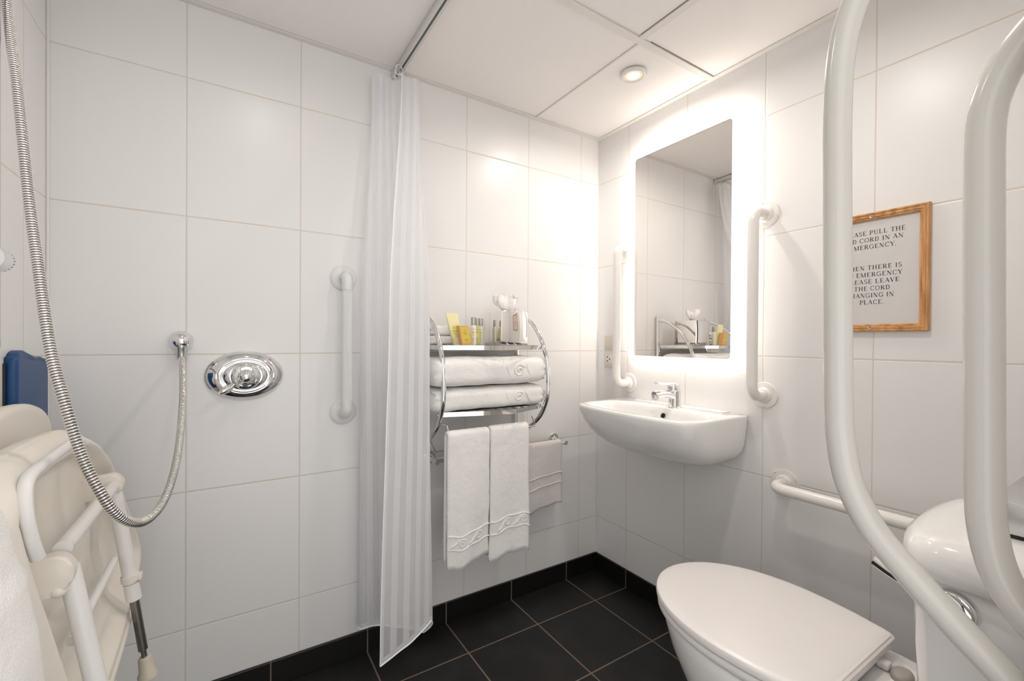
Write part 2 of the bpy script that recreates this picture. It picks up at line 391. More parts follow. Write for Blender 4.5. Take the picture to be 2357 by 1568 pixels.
for pts in (outer, inner):
    bm = NB(); tube(bm, catmull(pts, 10), .0172, 32); obj('rail_tube', bm, m_rail, t)
bm = NB(); box(bm, (rx-.035, YD+.001, .62), (rx+.035, YD+.012, .84), .004); obj('mounting_plate', bm, m_rail, t)
bm = NB(); box(bm, (rx-.035, YD+.001, 1.40), (rx+.035, YD+.012, 1.72), .004); obj('mounting_plate', bm, m_rail, t)

# ------------------------------------------------------------------ washbasin
def sup(cx, cy, hx, hy, n, z, N=72, nback=None):
    out = []
    for k in range(N):
        a = 2*pi*k/N; c, s = cos(a), sin(a); e = n if (c < 0 or nback is None) else nback
        r = (abs(c)**e+abs(s)**e)**(-1/e)
        out.append(Vector((cx+hx*r*c, cy+hy*r*s, z)))
    return out
BY = -.4755; BZ = .850
t = thing('washbasin', (-.17, BY, .68), 'white ceramic wall-hung washbasin below the lit mirror', 'washbasin')
bm = NB(); L = []
for z, sx, sy in ((.664, .20, .22), (.666, .36, .46), (.672, .50, .64), (.684, .62, .78), (.702, .72, .872), (.724, .805, .932), (.750, .873, .965), (.780, .930, .982), (.812, .975, .993), (.838, 1, 1), (.846, .997, .998), (.850, .985, .992)):
    L.append(sup(-.1755*sx, BY, .1755*sx, .2765*sy, 2.3+2.1*min(1, max(0, (z-.652)/.17)), z, 72, 24))
for hx, hy, z, n, cx in ((.1050, .246, .8500, 4.2, -.222), (.1015, .241, .8475, 4.0, -.222), (.094, .232, .832, 3.8, -.222), (.083, .215, .795, 3.4, -.221), (.066, .18, .765, 3, -.219), (.04, .11, .748, 2.6, -.216), (.020, .020, .744, 2, -.215)):
    L.append(sup(cx, BY, hx, hy, n, z, 72))
rings(bm, L); obj('basin_bowl', bm, m_ceramic, t, 'all')
bm = NB(); box(bm, (-.045, BY-.20, .849), (-.001, BY+.20, .8530), .0012, 3); obj('back_ledge', bm, m_ceramic, t)
bm = NB(); lathe(bm, [(.0125, 0), (.0125, .0012), (.0095, .0016), (.0095, -.004), (0, -.004)], (-.1335, BY-.02, .822), (-.93, 0, .30), 24); obj('overflow_ring', bm, m_chrome, t)
bm = NB(); lathe(bm, [(0, 0), (.0092, 0)], (-.1353, BY-.02, .8225), (-.93, 0, .30), 24); obj('overflow_hole', bm, m_dark, t)
bm = NB(); lathe(bm, [(.021, 0), (.021, .002), (.016, .003), (.01, .0015), (0, .0015)], (-.216, BY, .7445), (0, 0, 1), 24); obj('waste_ring', bm, m_chrome, t)
# tap
TX, TY = -.078, -.5035
t = thing('mixer_tap', (TX, TY, BZ), 'chrome single-lever mixer tap standing on the washbasin ledge', 'tap')
bm = NB(); lathe(bm, [(.0255, 0), (.0255, .004), (.0235, .006), (.0220, .03), (.0215, .062), (.0215, .064)], (TX, TY, BZ), (0, 0, 1), 32); obj('tap_body', bm, m_chrome, t)
bm = NB(); tube(bm, catmull([(TX-.004, TY, BZ+.044), (TX-.035, TY, BZ+.052), (TX-.075, TY, BZ+.056), (TX-.118, TY, BZ+.055)], 8), lambda u: .0175-.0045*u, 24, sx=.85); obj('spout', bm, m_chrome, t)
bm = NB(); lathe(bm, [(.0125, .012), (.0128, 0), (.0115, -.006), (.009, -.007), (0, -.007)], (TX-.112, TY, BZ+.043), (0, 0, 1), 24); obj('aerator', bm, m_chromed, t)
bm = NB(); lathe(bm, [(.0215, .0655), (.022, .068), (.022, .080), (.019, .089), (.011, .094), (0, .0955)], (TX, TY, BZ), (-.12, 0, 1), 32); hd = obj('lever_cap', bm, m_chrome, t)
bm = NB()
cl = catmull([(TX-.004, TY, BZ+.084), (TX-.03, TY, BZ+.088), (TX-.065, TY, BZ+.092), (TX-.108, TY, BZ+.098)], 6)
L = []
for i, p in enumerate(cl):
    u = i/(len(cl)-1); wdt = .013-.004*u; th = .008*(1-u)+.0028
    L.append([p+Vector((0, cos(2*pi*k/16)*wdt, sin(2*pi*k/16)*th)) for k in range(16)])
rings(bm, L); lv = obj('lever_handle', bm, m_chrome, t)
bm = NB(); lathe(bm, [(.0035, 0), (.0035, .001), (0, .001)], (TX-.0228, TY, BZ+.074), (-1, 0, 0), 12); obj('temperature_dot', bm, mat('blue_dot', (.05, .12, .3), .4), t)
# ------------------------------------------------------------------ shaver socket
t = thing('shaver_socket', (0, -.1, .978), 'ivory shaver socket plate on the wall behind the left grab rail', 'socket')
bm = NB(); box(bm, (-.009, -.142, 1.061), (0, -.0555, 1.126), .003); obj('blank_plate', bm, m_socket, t)
bm = NB(); box(bm, (-.009, -.142, .9775), (0, -.0555, 1.043), .003); p = obj('socket_plate', bm, m_socket, t)
bm = NB(); box(bm, (-.0098, -.108, .996), (-.0085, -.0665, 1.036), .0004); obj('socket_face', bm, m_plastic, p)
bm = NB()
for y, z in ((-.078, 1.026), (-.078, 1.008), (-.092, 1.017)): box(bm, (-.0102, y-.0032, z-.0032), (-.0097, y+.0032, z+.0032))
obj('socket_holes', bm, m_dark, p, False)
bm = NB(); lathe(bm, [(.003, 0), (.003, .001), (0, .001)], (-.009, -.0735, .988), (-1, 0, 0), 12); obj('screw', bm, m_chromed, p)

# ------------------------------------------------------------------ framed notice
FY0, FY1, FZ0, FZ1 = -1.2089, -.9800, 1.1314, 1.4602
t = thing('framed_notice', (0, (FY0+FY1)/2, FZ0), 'pine-framed emergency cord notice screwed to the wall behind the support rail', 'sign')
fprof = [(0, 0), (0, .010), (.0022, .0135), (.005, .0135), (.0065, .0115), (.0085, .0125), (.0130, .0125), (.0150, .0100), (.0170, .0105), (.0205, .0075), (.0205, 0)]
cor = [(FY1, FZ0, -1, 1), (FY1, FZ1, -1, -1), (FY0, FZ1, 1, -1), (FY0, FZ0, 1, 1)]
bm = NB()
for i in range(4):
    a, b = cor[i], cor[(i+1) % 4]
    la = [Vector((-h, a[0]+a[2]*d, a[1]+a[3]*d)) for d, h in fprof]; lb = [Vector((-h, b[0]+b[2]*d, b[1]+b[3]*d)) for d, h in fprof]
    rings(bm, [la, lb])
fr = obj('pine_frame', bm, m_pine, t, False)
for z in (FZ1-.0105, FZ0+.0105):
    bm = NB(); lathe(bm, [(.0042, 0), (.0042, .0012), (.0028, .0008), (0, .0008)], (-.0126, -1.0872, z), (-1, 0, 0), 16); s = obj('screw', bm, m_chromed, fr)
    bm = NB(); lathe(bm, [(.0018, 0), (.0016, .0003), (0, .0003)], (-.0134, -1.0872, z), (-1, 0, 0), 4); obj('screw_recess', bm, m_dark, fr)
bm = NB(); box(bm, (-.0035, FY0+.018, FZ0+.018), (0, FY1-.018, FZ1-.018)); obj('paper', bm, m_paper, t, False)
TK, TN = .145, .07
def G(ch):
    s = []; st = lambda x, y0=0, y1=1, wdt=TK: s.append(('l', x, y0, x, y1, wdt))
    sf = lambda x, y, h=.15: s.append(('l', x-h, y, x+h, y, .045))
    l = lambda *a: s.append(('l',)+a); ar = lambda *a: s.append(('a',)+a)
    if ch in 'PLERDHTI':
        x = .4 if ch == 'T' else .2; st(x); sf(x, .02)
        if ch != 'T': sf(x, .98)
    W = .8
    if ch in 'PR':
        l(.2, .975, .44, .975, TN); l(.2, .49, .44, .49, TN); ar(.42, .733, .2, .243, -90, 90, .1); W = .72
        if ch == 'R': l(.40, .49, .74, 0, TK); sf(.78, .02, .08); W = .86
    elif ch in 'LE':
        l(.2, .025, .64, .025, TN); l(.64, 0, .69, .24, .04); W = .78
        if ch == 'E': l(.2, .975, .6, .975, TN); l(.62, 1, .64, .8, .04); l(.2, .51, .5, .51, TN); l(.5, .41, .5, .61, .04)
    elif ch == 'A': l(.1, 0, .42, 1, .05); l(.40, 1, .74, 0, TK); l(.22, .34, .62, .34, TN); sf(.1, .02, .12); sf(.74, .02, .14); W = .86
    elif ch == 'S': ar(.34, .745, .2, .23, 40, 265, .09); ar(.34, .26, .22, .235, -140, 85, .1); l(.54, .72, .54, .97, .035); l(.12, .05, .12, .3, .035); W = .68
    elif ch == 'U': st(.2, .3, 1); sf(.2, .98); ar(.44, .3, .24, .29, 180, 360, .07); l(.68, .3, .68, 1, TN); sf(.68, .98, .12); W = .9
    elif ch == 'T': l(.04, .975, .76, .975, TN); l(.04, .97, .02, .76, .04); l(.76, .97, .78, .76, .04)
    elif ch == 'H': st(.72); sf(.72, .02); sf(.72, .98); l(.2, .51, .72, .51, TN); W = .94
    elif ch == 'D': l(.2, .975, .38, .975, TN); l(.2, .025, .38, .025, TN); ar(.36, .5, .34, .475, -90, 90, .1); W = .88
    elif ch in 'CG':
        ar(.45, .5, .36, .48, 42, 318, .09); l(.74, .68, .74, .97, .04); W = .85
        if ch == 'G': l(.74, .06, .74, .42, TK); sf(.74, .42, .14); W = .92
    elif ch == 'O': ar(.46, .5, .37, .475, 0, 360, .09); W = .93
    elif ch == 'I': W = .42
    elif ch == 'N': l(.18, 0, .18, 1, .05); l(.16, 1, .72, 0, TK); l(.74, 0, .74, 1, .05); sf(.18, .02, .12); sf(.12, .98, .12); sf(.74, .98, .12); W = .92
    elif ch == 'M': l(.16, 0, .16, 1, .05); l(.14, 1, .5, 0, TK); l(.5, 0, .86, 1, .05); l(.88, 0, .88, 1, TK); sf(.16, .02, .12); sf(.1, .98, .1); sf(.9, .02, .13); sf(.93, .98, .1); W = 1.08
    elif ch == 'Y': l(.08, 1, .4, .48, TK); l(.4, .48, .72, 1, .05); st(.4, 0, .5); sf(.4, .02); sf(.1, .98, .13); sf(.72, .98, .11); W = .8
    elif ch in 'VW':
        l(.1, 1, .4, 0, TK); l(.4, 0, .68, 1, .05); sf(.1, .98, .13); W = .78
        if ch == 'W': l(.48, 1, .76, 0, TK); l(.76, 0, 1.02, 1, .05); sf(.48, .98, .1); W = 1.1
        sf(.68 if ch == 'V' else 1.02, .98, .11)
    elif ch == '.': l(.12, .0, .12, .13, .13); W = .28
    elif ch == ' ': W = .36
    return s, W
def write_line(bm, text, yc, zb, hgt, width, x):
    adv = [G(c)[1]+.06 for c in text]; tot = sum(adv); k = width/tot; cur = -width/2
    def P(a, b): return Vector((x, yc-(cur+a*k), zb+b*hgt))
    def quad(a, b, c, d): bm.faces.new([bm.verts.new(P(*q)) for q in (a, b, c, d)])
    for ch, ad in zip(text, adv):
        for g in G(ch)[0]:
            if g[0] == 'l':
                _, x0, y0, x1, y1, wd = g; dx, dy = x1-x0, y1-y0; L_ = sqrt(dx*dx+dy*dy) or 1; nx, ny = -dy/L_*wd/2, dx/L_*wd/2
                quad((x0+nx, y0+ny), (x0-nx, y0-ny), (x1-nx, y1-ny), (x1+nx, y1+ny))
            else:
                _, cx_, cy_, rx_, ry_, a0, a1, wd = g; n = 12
                for i in range(n):
                    q = []
                    for aa, sg in ((i, -1), (i, 1), (i+1, 1), (i+1, -1)):
                        a = radians(a0+(a1-a0)*aa/n); w2 = (1.1*wd*abs(cos(a))+.06*abs(sin(a)))/2*sg
                        q.append((cx_+(rx_+w2)*cos(a), cy_+(ry_+w2)*sin(a)))
                    quad(*q)
        cur += ad*k
bm = NB()
for txt, row, wd in (('PLEASE PULL THE', 0, .146), ('RED CORD IN AN', 1, .137), ('EMERGENCY.', 2, .108), ('WHEN THERE IS', 5.05, .132), ('NO EMERGENCY', 6.05, .134), ('PLEASE LEAVE', 7.05, .123), ('THE CORD', 8.05, .083), ('HANGING IN', 9.05, .100), ('PLACE.', 10.05, .0565)):
    write_line(bm, txt, -1.0872, 1.4005-.0192*row, .0118, wd, -.0037)
obj('lettering', bm, m_ink, t, False)
bm = NB(); 
# clear sheet pinned over the paper is represented by the paper's slight gloss
bm.free()

# ------------------------------------------------------------------ shower valve, outlet, hose, riser
VX, VZ = -1.4638, .9868
t = thing('shower_valve', (VX, 0, VZ-.075), 'oval chrome shower mixer valve on the tiled shower wall', 'shower valve')
UPX = (1, 0, 0)
bm = NB(); lathe(bm, [(.104, 0), (.104, .003), (.1025, .006), (.096, .0125), (.087, .019), (.079, .0235), (.074, .0245), (.070, .0225), (.066, .0185), (.063, .018)], (VX, 0, VZ), (0, -1, 0), 72, 1, .725, UPX); obj('cover_plate', bm, m_chrome, t)
bm = NB(); lathe(bm, [(.063, .0178), (.060, .024), (.053, .030), (.046, .033), (.040, .033)], (VX, 0, VZ), (0, -1, 0), 72, 1, .74, UPX); obj('raised_ring', bm, m_chrome, t)
bm = NB(); lathe(bm, [(.0395, .030), (.0395, .044), (.038, .047), (.0345, .0495), (.028, .0515), (.0215, .053), (.0195, .056), (.0175, .062), (.0115, .0675), (.005, .0695), (0, .070)], (VX, 0, VZ), (0, -1, 0), 48); kn = obj('control_knob', bm, m_chrome, t)
for k in range(8):
    a = 2*pi*(k+.4)/8; c = Vector((VX+.0292*cos(a), -.0512, VZ+.0292*sin(a))); tt = Vector((-sin(a), 0, cos(a)))
    bm = NB(); tube(bm, [c-tt*.005, c+tt*.005], .0024, 10); obj('grip_recess', bm, m_chromed, kn)
bm = NB(); tube(bm, catmull([(VX-.028, -.036, VZ-.022), (VX-.042, -.044, VZ-.032), (VX-.056, -.050, VZ-.040), (VX-.067, -.052, VZ-.046)], 6), lambda u: .0055+.0045*sin(pi*min(1, u*1.05)), 16); obj('temperature_lever', bm, m_chrome, t)
bm = NB()
for k in range(26):
    a = pi-.62+1.15*k/25
    c = Vector((VX+.1032*cos(a), -.0065, VZ+.1032*.725*sin(a))); box(bm, c-Vector((.0011, .0012, .0005)), c+Vector((.0011, .0012, .0005)))
obj('scale_marks', bm, m_dark, t, False)

EX, EZ = -1.6217, 1.0920
t = thing('hose_outlet_elbow', (EX, 0, EZ-.05), 'domed chrome hose outlet on the shower wall left of the valve', 'shower fitting')
bm = NB(); lathe(bm, [(.0295, 0), (.0295, .006), (.0285, .015), (.0255, .026), (.020, .036), (.012, .042), (0, .044)], (EX, 0, EZ), (0, -1, 0), 40, 1, 1.0); obj('dome', bm, m_chrome, t)
bm = NB(); lathe(bm, [(.0135, 0), (.0135, -.008), (.0120, -.010), (.0112, -.036), (.0105, -.0405)], (EX+.0015, -.028, EZ-.012), (0, 0, 1), 28); obj('outlet_collar', bm, m_chromed, t)
HP = [(-1.8325, -.445, 1.80), (-1.8385, -.4506, 1.6915), (-1.8103, -.5065, 1.5216), (-1.782, -.5628, 1.3286), (-1.7625, -.6, 1.2199), (-1.7348, -.6562, 1.0843), (-1.7112, -.6874, 1.0018), (-1.691, -.6991, .9249), (-1.6673, -.7053, .8648), (-1.6521, -.693, .8283), (-1.6359, -.6605, .8008), (-1.6216, -.6185, .7919), (-1.6081, -.5566, .8018), (-1.5993, -.4753, .8365), (-1.5976, -.3744, .888), (-1.6041, -.2138, .9682), (-1.615, -.085, 1.0260), (EX+.0015, -.030, 1.0440)]
cp = catmull(HP, 40)
# resample to even spacing: one fine segment every millimetre, ridges every 4 mm
def resample(P, step):
    out = [P[0].copy()]; acc = 0; 
    for a, b in zip(P, P[1:]):
        L_ = (b-a).length; pos = step-acc
        while pos <= L_: out.append(a.lerp(b, pos/L_)); pos += step
        acc = (acc+L_) % step
    return out
hp = resample(cp, .0009)
prof = [.0068, .0074, .0074, .0066, .0057]
bm = NB(); nH = len(hp)
tube(bm, hp, lambda u: prof[int(round(u*(nH-1))) % 5], 14)
bm.faces.ensure_lookup_table()
for i_, f_ in enumerate(bm.faces):
    if (i_//14) % 5 in (3, 4) and len(f_.verts) == 4: f_.material_index = 1
tag(obj('shower_hose', bm, [m_chromeW, mat('hose_groove', (.16, .15, .13), .35, .7)], None, 'all'), 'long ribbed chrome shower hose hanging in a loop across the left side', 'shower hose')
# riser rail, slider and handset, mostly outside the frame
RYX, RYY = -1.847, -.485
t = thing('shower_riser', (RYX, RYY, 1.05), 'chrome shower riser rail with sliding holder at the far left edge', 'shower rail')
bm = NB(); tube(bm, [(RYX, RYY, 1.08), (RYX, RYY, 1.98)], .011, 20); obj('riser_tube', bm, m_chromed, t)
for z in (1.09, 1.97):
    bm = NB(); tube(bm, [(XL+.001, RYY, z), (RYX+.008, RYY, z)], .014, 18); obj('wall_bracket', bm, m_chrome, t)
bm = NB(); lathe(bm, [(.021, -.034), (.0215, -.008), (.0205, .004), (.0205, .007)], (RYX+.003, RYY+.005, 1.2317), (0, 1, 0), 32); sl = obj('slider', bm, m_chrome, t)
bm = NB(); lathe(bm, [(.0175, .006), (.0195, .008), (.0195, .016), (.0165, .024), (.009, .0275), (0, .028)], (RYX+.003, RYY+.005, 1.2317), (0, 1, 0), 32); kb = obj('clamp_knob', bm, m_chrome, t)
bm = NB()
for k in range(22):
    a = 2*pi*k/22; tube(bm, [(RYX+.003+.0196*cos(a), RYY+.005+.009, 1.2317+.0196*sin(a)), (RYX+.003+.0180*cos(a), RYY+.005+.020, 1.2317+.0180*sin(a))], .0009, 6)
obj('knob_grip', bm, m_dark, kb, False)
t = thing('shower_handset', (-1.835, -.45, 1.78), 'chrome shower handset on the riser rail at the far left edge', 'shower head')
bm = NB(); tube(bm, catmull([(-1.8325, -.445, 1.795), (-1.825, -.44, 1.87), (-1.80, -.425, 1.94)], 8), lambda u: .011+.003*u, 20); obj('handle', bm, m_chrome, t)
bm = NB(); lathe(bm, [(.012, -.02), (.03, -.01), (.045, .0), (.046, .012), (0, .014)], (-1.787, -.42, 1.955), (.75, .1, -.65), 32); obj('spray_head', bm, m_chrome, t)

# ------------------------------------------------------------------ curtain and its track
bm = NB()
x0, x1 = -1.013, -.989
for a, b in (((x0, YD+.02, H-.020), (x0+.003, -.012, H-.0005)), ((x1-.003, YD+.02, H-.020), (x1, -.012, H-.0005)), ((x0+.003, YD+.02, H-.004), (x1-.003, -.012, H-.0005)), ((x0+.003, YD+.02, H-.020), (x0+.0085, -.012, H-.0175)), ((x1-.0085, YD+.02, H-.020), (x1-.003, -.012, H-.0175))): box(bm, a, b, .0006)
t = thing('curtain_track', (-1.001, -.75, H-.02), 'straight aluminium curtain track along the ceiling', 'curtain track')
obj('track_channel', bm, mat('painted_aluminium', (.74, .72, .69), .4, .1), t, True)
bm = NB(); box(bm, (x0+.0085, YD+.02, H-.0185), (x1-.0085, -.014, H-.0165)); obj('runner_slot', bm, mat('grey_slot', (.10, .11, .11), .5), t, False)
bm = NB(); box(bm, (x0-.002, -.012, H-.024), (x1+.002, -.003, H-.0005), .002); obj('end_cap', bm, m_plastic, t)

t = thing('shower_curtain', (-1.0, -.12, .05), 'sheer white striped shower curtain drawn into a bunch against the tiled wall', 'curtain')
# plan path of the sheet (x, y) at top and at bottom: from free leading edge to the tucked left edge
top = [(-1.012, -.100), (-.985, -.110), (-.958, -.108), (-.944, -.085), (-.955, -.060), (-.990, -.062), (-1.020, -.070), (-1.050, -.060), (-1.078, -.072), (-1.098, -.060), (-1.092, -.038), (-1.05, -.034)]
mid = [(-1.100, -.270), (-1.060, -.272), (-1.005, -.262), (-.964, -.250), (-.966, -.205), (-1.000, -.150), (-1.040, -.110), (-1.070, -.090), (-1.095, -.082), (-1.124, -.075), (-1.128, -.045), (-1.07, -.032)]
bot = [(-1.130, -.290), (-1.075, -.288), (-1.000, -.272), (-.949, -.250), (-.955, -.205), (-1.000, -.150), (-1.045, -.100), (-1.070, -.080), (-1.095, -.070), (-1.126, -.062), (-1.130, -.035), (-1.07, -.026)]
NZ = 90; NU = 200
def cur(pts, n): return [Vector((p.x, p.y)) for p in resample(catmull([(a, b, 0) for a, b in pts], 12), .0005)]
def atfrac(P, u):
    f = u*(len(P)-1); i = int(f); return P[i].lerp(P[min(i+1, len(P)-1)], f-i)
PT, PM, PB = cur(top, 0), cur(mid, 0), cur(bot, 0)
bm = NB(); uvl = bm.loops.layers.uv.new('UVMap'); G_ = []
ztop, zbot = 2.012, .078
for j in range(NZ+1):
    v = j/NZ; row = []
    for i in range(NU+1):
        u = i/NU
        # cloth hangs from the track: top to middle to bottom
        if v > .55: s = (v-.55)/.45; s = s*s*(3-2*s); p = atfrac(PM, u).lerp(atfrac(PT, u), s)
        else: s = v/.55; s = s*s*(3-2*s)*.5+s*.5; p = atfrac(PB, u).lerp(atfrac(PM, u), s)
        r = .0030*sin(u*26+1.2*sin(v*3))+.0012*v*v*sin(u*60+2*sin(v*5))
        crease = .007*noise.noise(Vector((u*6, v*4, 1.3)))+.003*noise.noise(Vector((u*14, v*16, 4.3)))
        y = min(p.y+r+crease, -.012)
        z0 = .138+.185*u if u < .32 else (.197-.55*(u-.32) if u < .44 else .131-.02*(u-.44)); zt = ztop-.012*abs(sin(u*14))
        z = z0+(zt-z0)*v
        row.append((bm.verts.new((p.x+crease*.6, y, z)), u*.56, (z-z0)))
    G_.append(row)
for j in range(NZ):
    for i in range(NU):
        q = (G_[j][i], G_[j][i+1], G_[j+1][i+1], G_[j+1][i])
        f = bm.faces.new([a[0] for a in q])
        for lp, a in zip(f.loops, q): lp[uvl].uv = (a[1], a[2])
edge = [G_[j][0][0].co.copy() for j in range(NZ+1)]; hemb = [G_[0][i][0].co.copy() for i in range(0, NU+1, 2)]
obj('curtain_fabric', bm, m_curtain, t, 'all')
bm = NB(); tube(bm, edge, .0021, 8); tube(bm, hemb, .0022, 8); obj('stitched_hem', bm, m_hem, t)
for (hx_, hy_, sc) in ((-1.014, -.082, 1), (-.996, -.066, .9), (-1.006, -.048, 1.0)):
    bm = NB(); ring = [(hx_+.013*sc*cos(a), hy_+.004*sin(a*2), H-.034+.017*sc*sin(a)) for a in [2*pi*k/24 for k in range(25)]]
    tube(bm, ring, .0022, 10); obj('curtain_ring', bm, m_clear if sc < .95 else m_plastic, t)
bm = NB(); box(bm, (-1.006, -.060, 1.990), (-1.0, -.040, 2.042), .002); obj('hook_glider', bm, m_plastic, t)

# ------------------------------------------------------------------ chrome towel rack
XR, XL_ = -.480, -.911
t = thing('towel_rack', (-.695, 0, .70), 'chrome wall rack with curved sides, two shelves and towel rails', 'towel rack')
arc = [(-.016, 1.212), (-.060, 1.2065), (-.110, 1.184), (-.162, 1.143), (-.206, 1.083), (-.232, 1.020), (-.2405, .950), (-.2350, .890), (-.212, .838), (-.180, .798), (-.127, .757), (-.075, .731), (-.016, .718)]
for x in (XL_, XR):
    bm = NB(); tube(bm, catmull([(x, y, z) for y, z in arc], 8), .0085, 18); obj('curved_side_tube', bm, m_chrome, t)
    bm = NB(); tube(bm, [(x, -.014, .700), (x, -.014, 1.236)], .0085, 18); obj('wall_post', bm, m_chrome, t)
def shelf(zb, h, name):
    F = [(XL_+.004, -.200), (-.700, -.262), (-.640, -.262), (XR-.004, -.200)] if h else None
    bm = NB()
    for a, b in zip(F, F[1:]):
        a, b = Vector((*a, 0)), Vector((*b, 0)); d = (b-a).normalized(); n = Vector((-d.y, d.x, 0))*-.0015
        rings(bm, [[a+n+Vector((0, 0, zb)), a-n+Vector((0, 0, zb)), a-n+Vector((0, 0, zb+h)), a+n+Vector((0, 0, zb+h))], [b+n+Vector((0, 0, zb)), b-n+Vector((0, 0, zb)), b-n+Vector((0, 0, zb+h)), b+n+Vector((0, 0, zb+h))]])
    for x in (XL_+.0085, XR-.0085): box(bm, (x-.0012, -.2, zb), (x+.0012, -.012, zb+h))
    box(bm, (XL_, -.014, zb), (XR, -.0115, zb+h))
    s = obj(name, bm, m_chromeW, t, True)
    bm = NB()
    for k in range(11):
        f = (k+.5)/11; x = XL_+.01+(XR-XL_-.02)*f
        yf = -.2-(.062*min(1, (x-XL_)/.211) if x < -.70 else (.062 if x < -.64 else .062*max(0, (XR-x)/.16)))
        tube(bm, [(x, yf, zb+h-.003), (x, -.013, zb+h-.003)], .0022, 8)
    box(bm, (XL_+.01, -.2, zb+h-.0035), (XR-.01, -.014, zb+h-.0028))
    obj('shelf_wires', bm, m_chromed, s)
ZS, ZL = 1.0665, .8395
shelf(ZS, .0155, 'shelf'); shelf(ZL, .0155, 'shelf')
for x in (XL_, XR):
    for z in (ZS+.008, ZL+.008):
        bm = NB(); lathe(bm, [(.0045, 0), (.004, .002), (0, .0028)], (x-.0084 if x == XL_ else x-.0084, -.200 if z > 1 else -.212, z), (-1, 0, 0), 14); obj('bolt', bm, m_chromed, t)
bm = NB(); box(bm, (-.486, -.030, 1.030), (-.474, -.008, 1.066), .002); obj('shelf_clip', bm, m_chrome, t)
FYB = -.222
bm = NB(); tube(bm, fillet([(XL_+.006, -.180, .812), (XL_+.030, -.200, .812), (-.882, FYB, .7790), (-.525, FYB, .7770), (-.500, -.16, .805), (XR-.004, -.150, .790)], .012, 6), .0026, 10); obj('front_towel_bar', bm, m_chrome, t)
bm = NB(); tube(bm, fillet([(XL_+.004, -.060, .733), (XL_+.030, -.055, .730), (-.850, -.030, .6785), (-.515, -.030, .6785), (-.495, -.030, .715), (XR-.004, -.040, .722)], .010, 6), .0024, 10); obj('rear_towel_bar', bm, m_chrome, t)

# chrome wall towel rail
t = thing('towel_rail', (-.56, 0, .61), 'horizontal chrome towel rail fixed to the wall low under the rack', 'towel rail')
for x in (-.868, -.2680):
    bm = NB(); lathe(bm, [(.0275, 0), (.0275, .006), (.0255, .009), (.0145, .011), (.0110, .014)], (x, 0, .656), (0, -1, 0), 32); p = obj('wall_rose', bm, m_chrome, t)
    bm = NB(); tube(bm, [(x, -.010, .656), (x, -.094, .656)], .0098, 20); obj('post', bm, m_chrome, p)
bm = NB(); tube(bm, [(-.868, -.080, .656), (-.2680, -.080, .656)], .0062, 18); obj('bar', bm, m_chrome, t)

# ------------------------------------------------------------------ hanging towels
def hang(name, x0, x1, yb, zt, zf, zbk, th, wob, label, group, m_=None, scroll=None, rb=.006, drift=0, seed=0):
    """towel folded over a bar: front and back leaves joined over the top"""
    m_ = m_ or m_terry
    nx = 26; path = []
    n = 26; y_f, y_b = yb-rb-th*.5, yb+rb+th*.5
    front = [(y_f, zf+(zt-rb-th-zf)*k/n) for k in range(n)]
    arcp = [(yb-(rb+th*.5)*cos(pi*k/8), zt-rb-th+(rb+th*.5)*sin(pi*k/8)) for k in range(9)]
    back = [(y_b, zt-rb-th-(zt-rb-th-zbk)*k/n) for k in range(1, n+1)]
    path = front+arcp+back
    def secloop(x, u):
        P = [Vector((0, y, z)) for y, z in path]; N_ = len(P); out = []
        T = [(P[min(i+1, N_-1)]-P[max(0, i-1)]).normalized() for i in range(N_)]
        ed = min(1, min(u, 1-u)*nx/1.4); hh = th/2*(.35+.65*sqrt(max(0, min(1, ed)))) 
        L1, L2 = [], []
        for i in range(N_):
            nn = Vector((0, -T[i].z, T[i].y)) if 0 else Vector((0, T[i].z, -T[i].y))
            L1.append(P[i]-nn*hh); L2.append(P[i]+nn*hh)
        pts = L1+L2[::-1]
        res = []
        for p in pts:
            d = max(0, (zt-p.z)/(zt-zf))
            yy = wob*d*(sin(9*u+seed)*.6+sin(4.2*u+2*seed+d*3)*.7)
            zz = 0
            if p.z < zt-.05:
                zz = -.010*d*sin(pi*u*1.3+seed)+.004*d*sin(14*u+seed)
            if p.y > yb: yy += .25*wob*d
            xx = drift*d+.002*sin(p.z*25+seed)*d
            res.append(Vector((x+xx, min(p.y+yy+.0018*noise.noise(Vector((x*40, p.z*40, seed))), -.004), p.z+zz)))
        return res
    bm = NB(); L_ = [secloop(x0+(x1-x0)*i/nx, i/nx) for i in range(nx+1)]
    rings(bm, L_)
    # raised woven border bands
    def yfront(u, z):
        d = max(0, (zt-z)/(zt-zf)); return y_f-th/2+wob*d*(sin(9*u+seed)*.6+sin(4.2*u+2*seed+d*3)*.7)
    def dz(u, z):
        d = max(0, (zt-z)/(zt-zf)); return -.010*d*sin(pi*u*1.3+seed)+.004*d*sin(14*u+seed)
    def P3(u, z):
        d = max(0, (zt-z)/(zt-zf)); return Vector((x0+(x1-x0)*u+drift*d, min(yfront(u, z)-.0004, -.004), z+dz(u, z)))
    if scroll:
        zlo, zhi, wav = scroll
        for zz in (zlo, zhi):
            tube(bm, [P3(k/30, zz) for k in range(31)], .0026, 8)
        if wav:
            zc = (zlo+zhi)/2; hh = (zhi-zlo)*.36; W_ = x1-x0; cell = .068; ncell = int(W_/cell)+1
            for c in range(ncell):
                cx_ = (c+.62+.2*seed)*cell
                pts = []
                for k in range(40):
                    a = k/39*pi*3.2; rr = hh*(1-.80*k/39)
                    pts.append((cx_-rr*cos(a+.3)*1.05, zc+rr*sin(a+.3)*.95))
                pts = [(cx_-cell*.62, zc-hh*1.0), (cx_-cell*.42, zc-hh*.55)]+pts
                q = [P3(px/W_, pz) for px, pz in pts if .0 <= px/W_ <= 1.0]
                if len(q) > 3: tube(bm, q, .0030, 8)
    o = obj(name, bm, m_, None, 'all')
    return tag(o, label, 'towel', group)
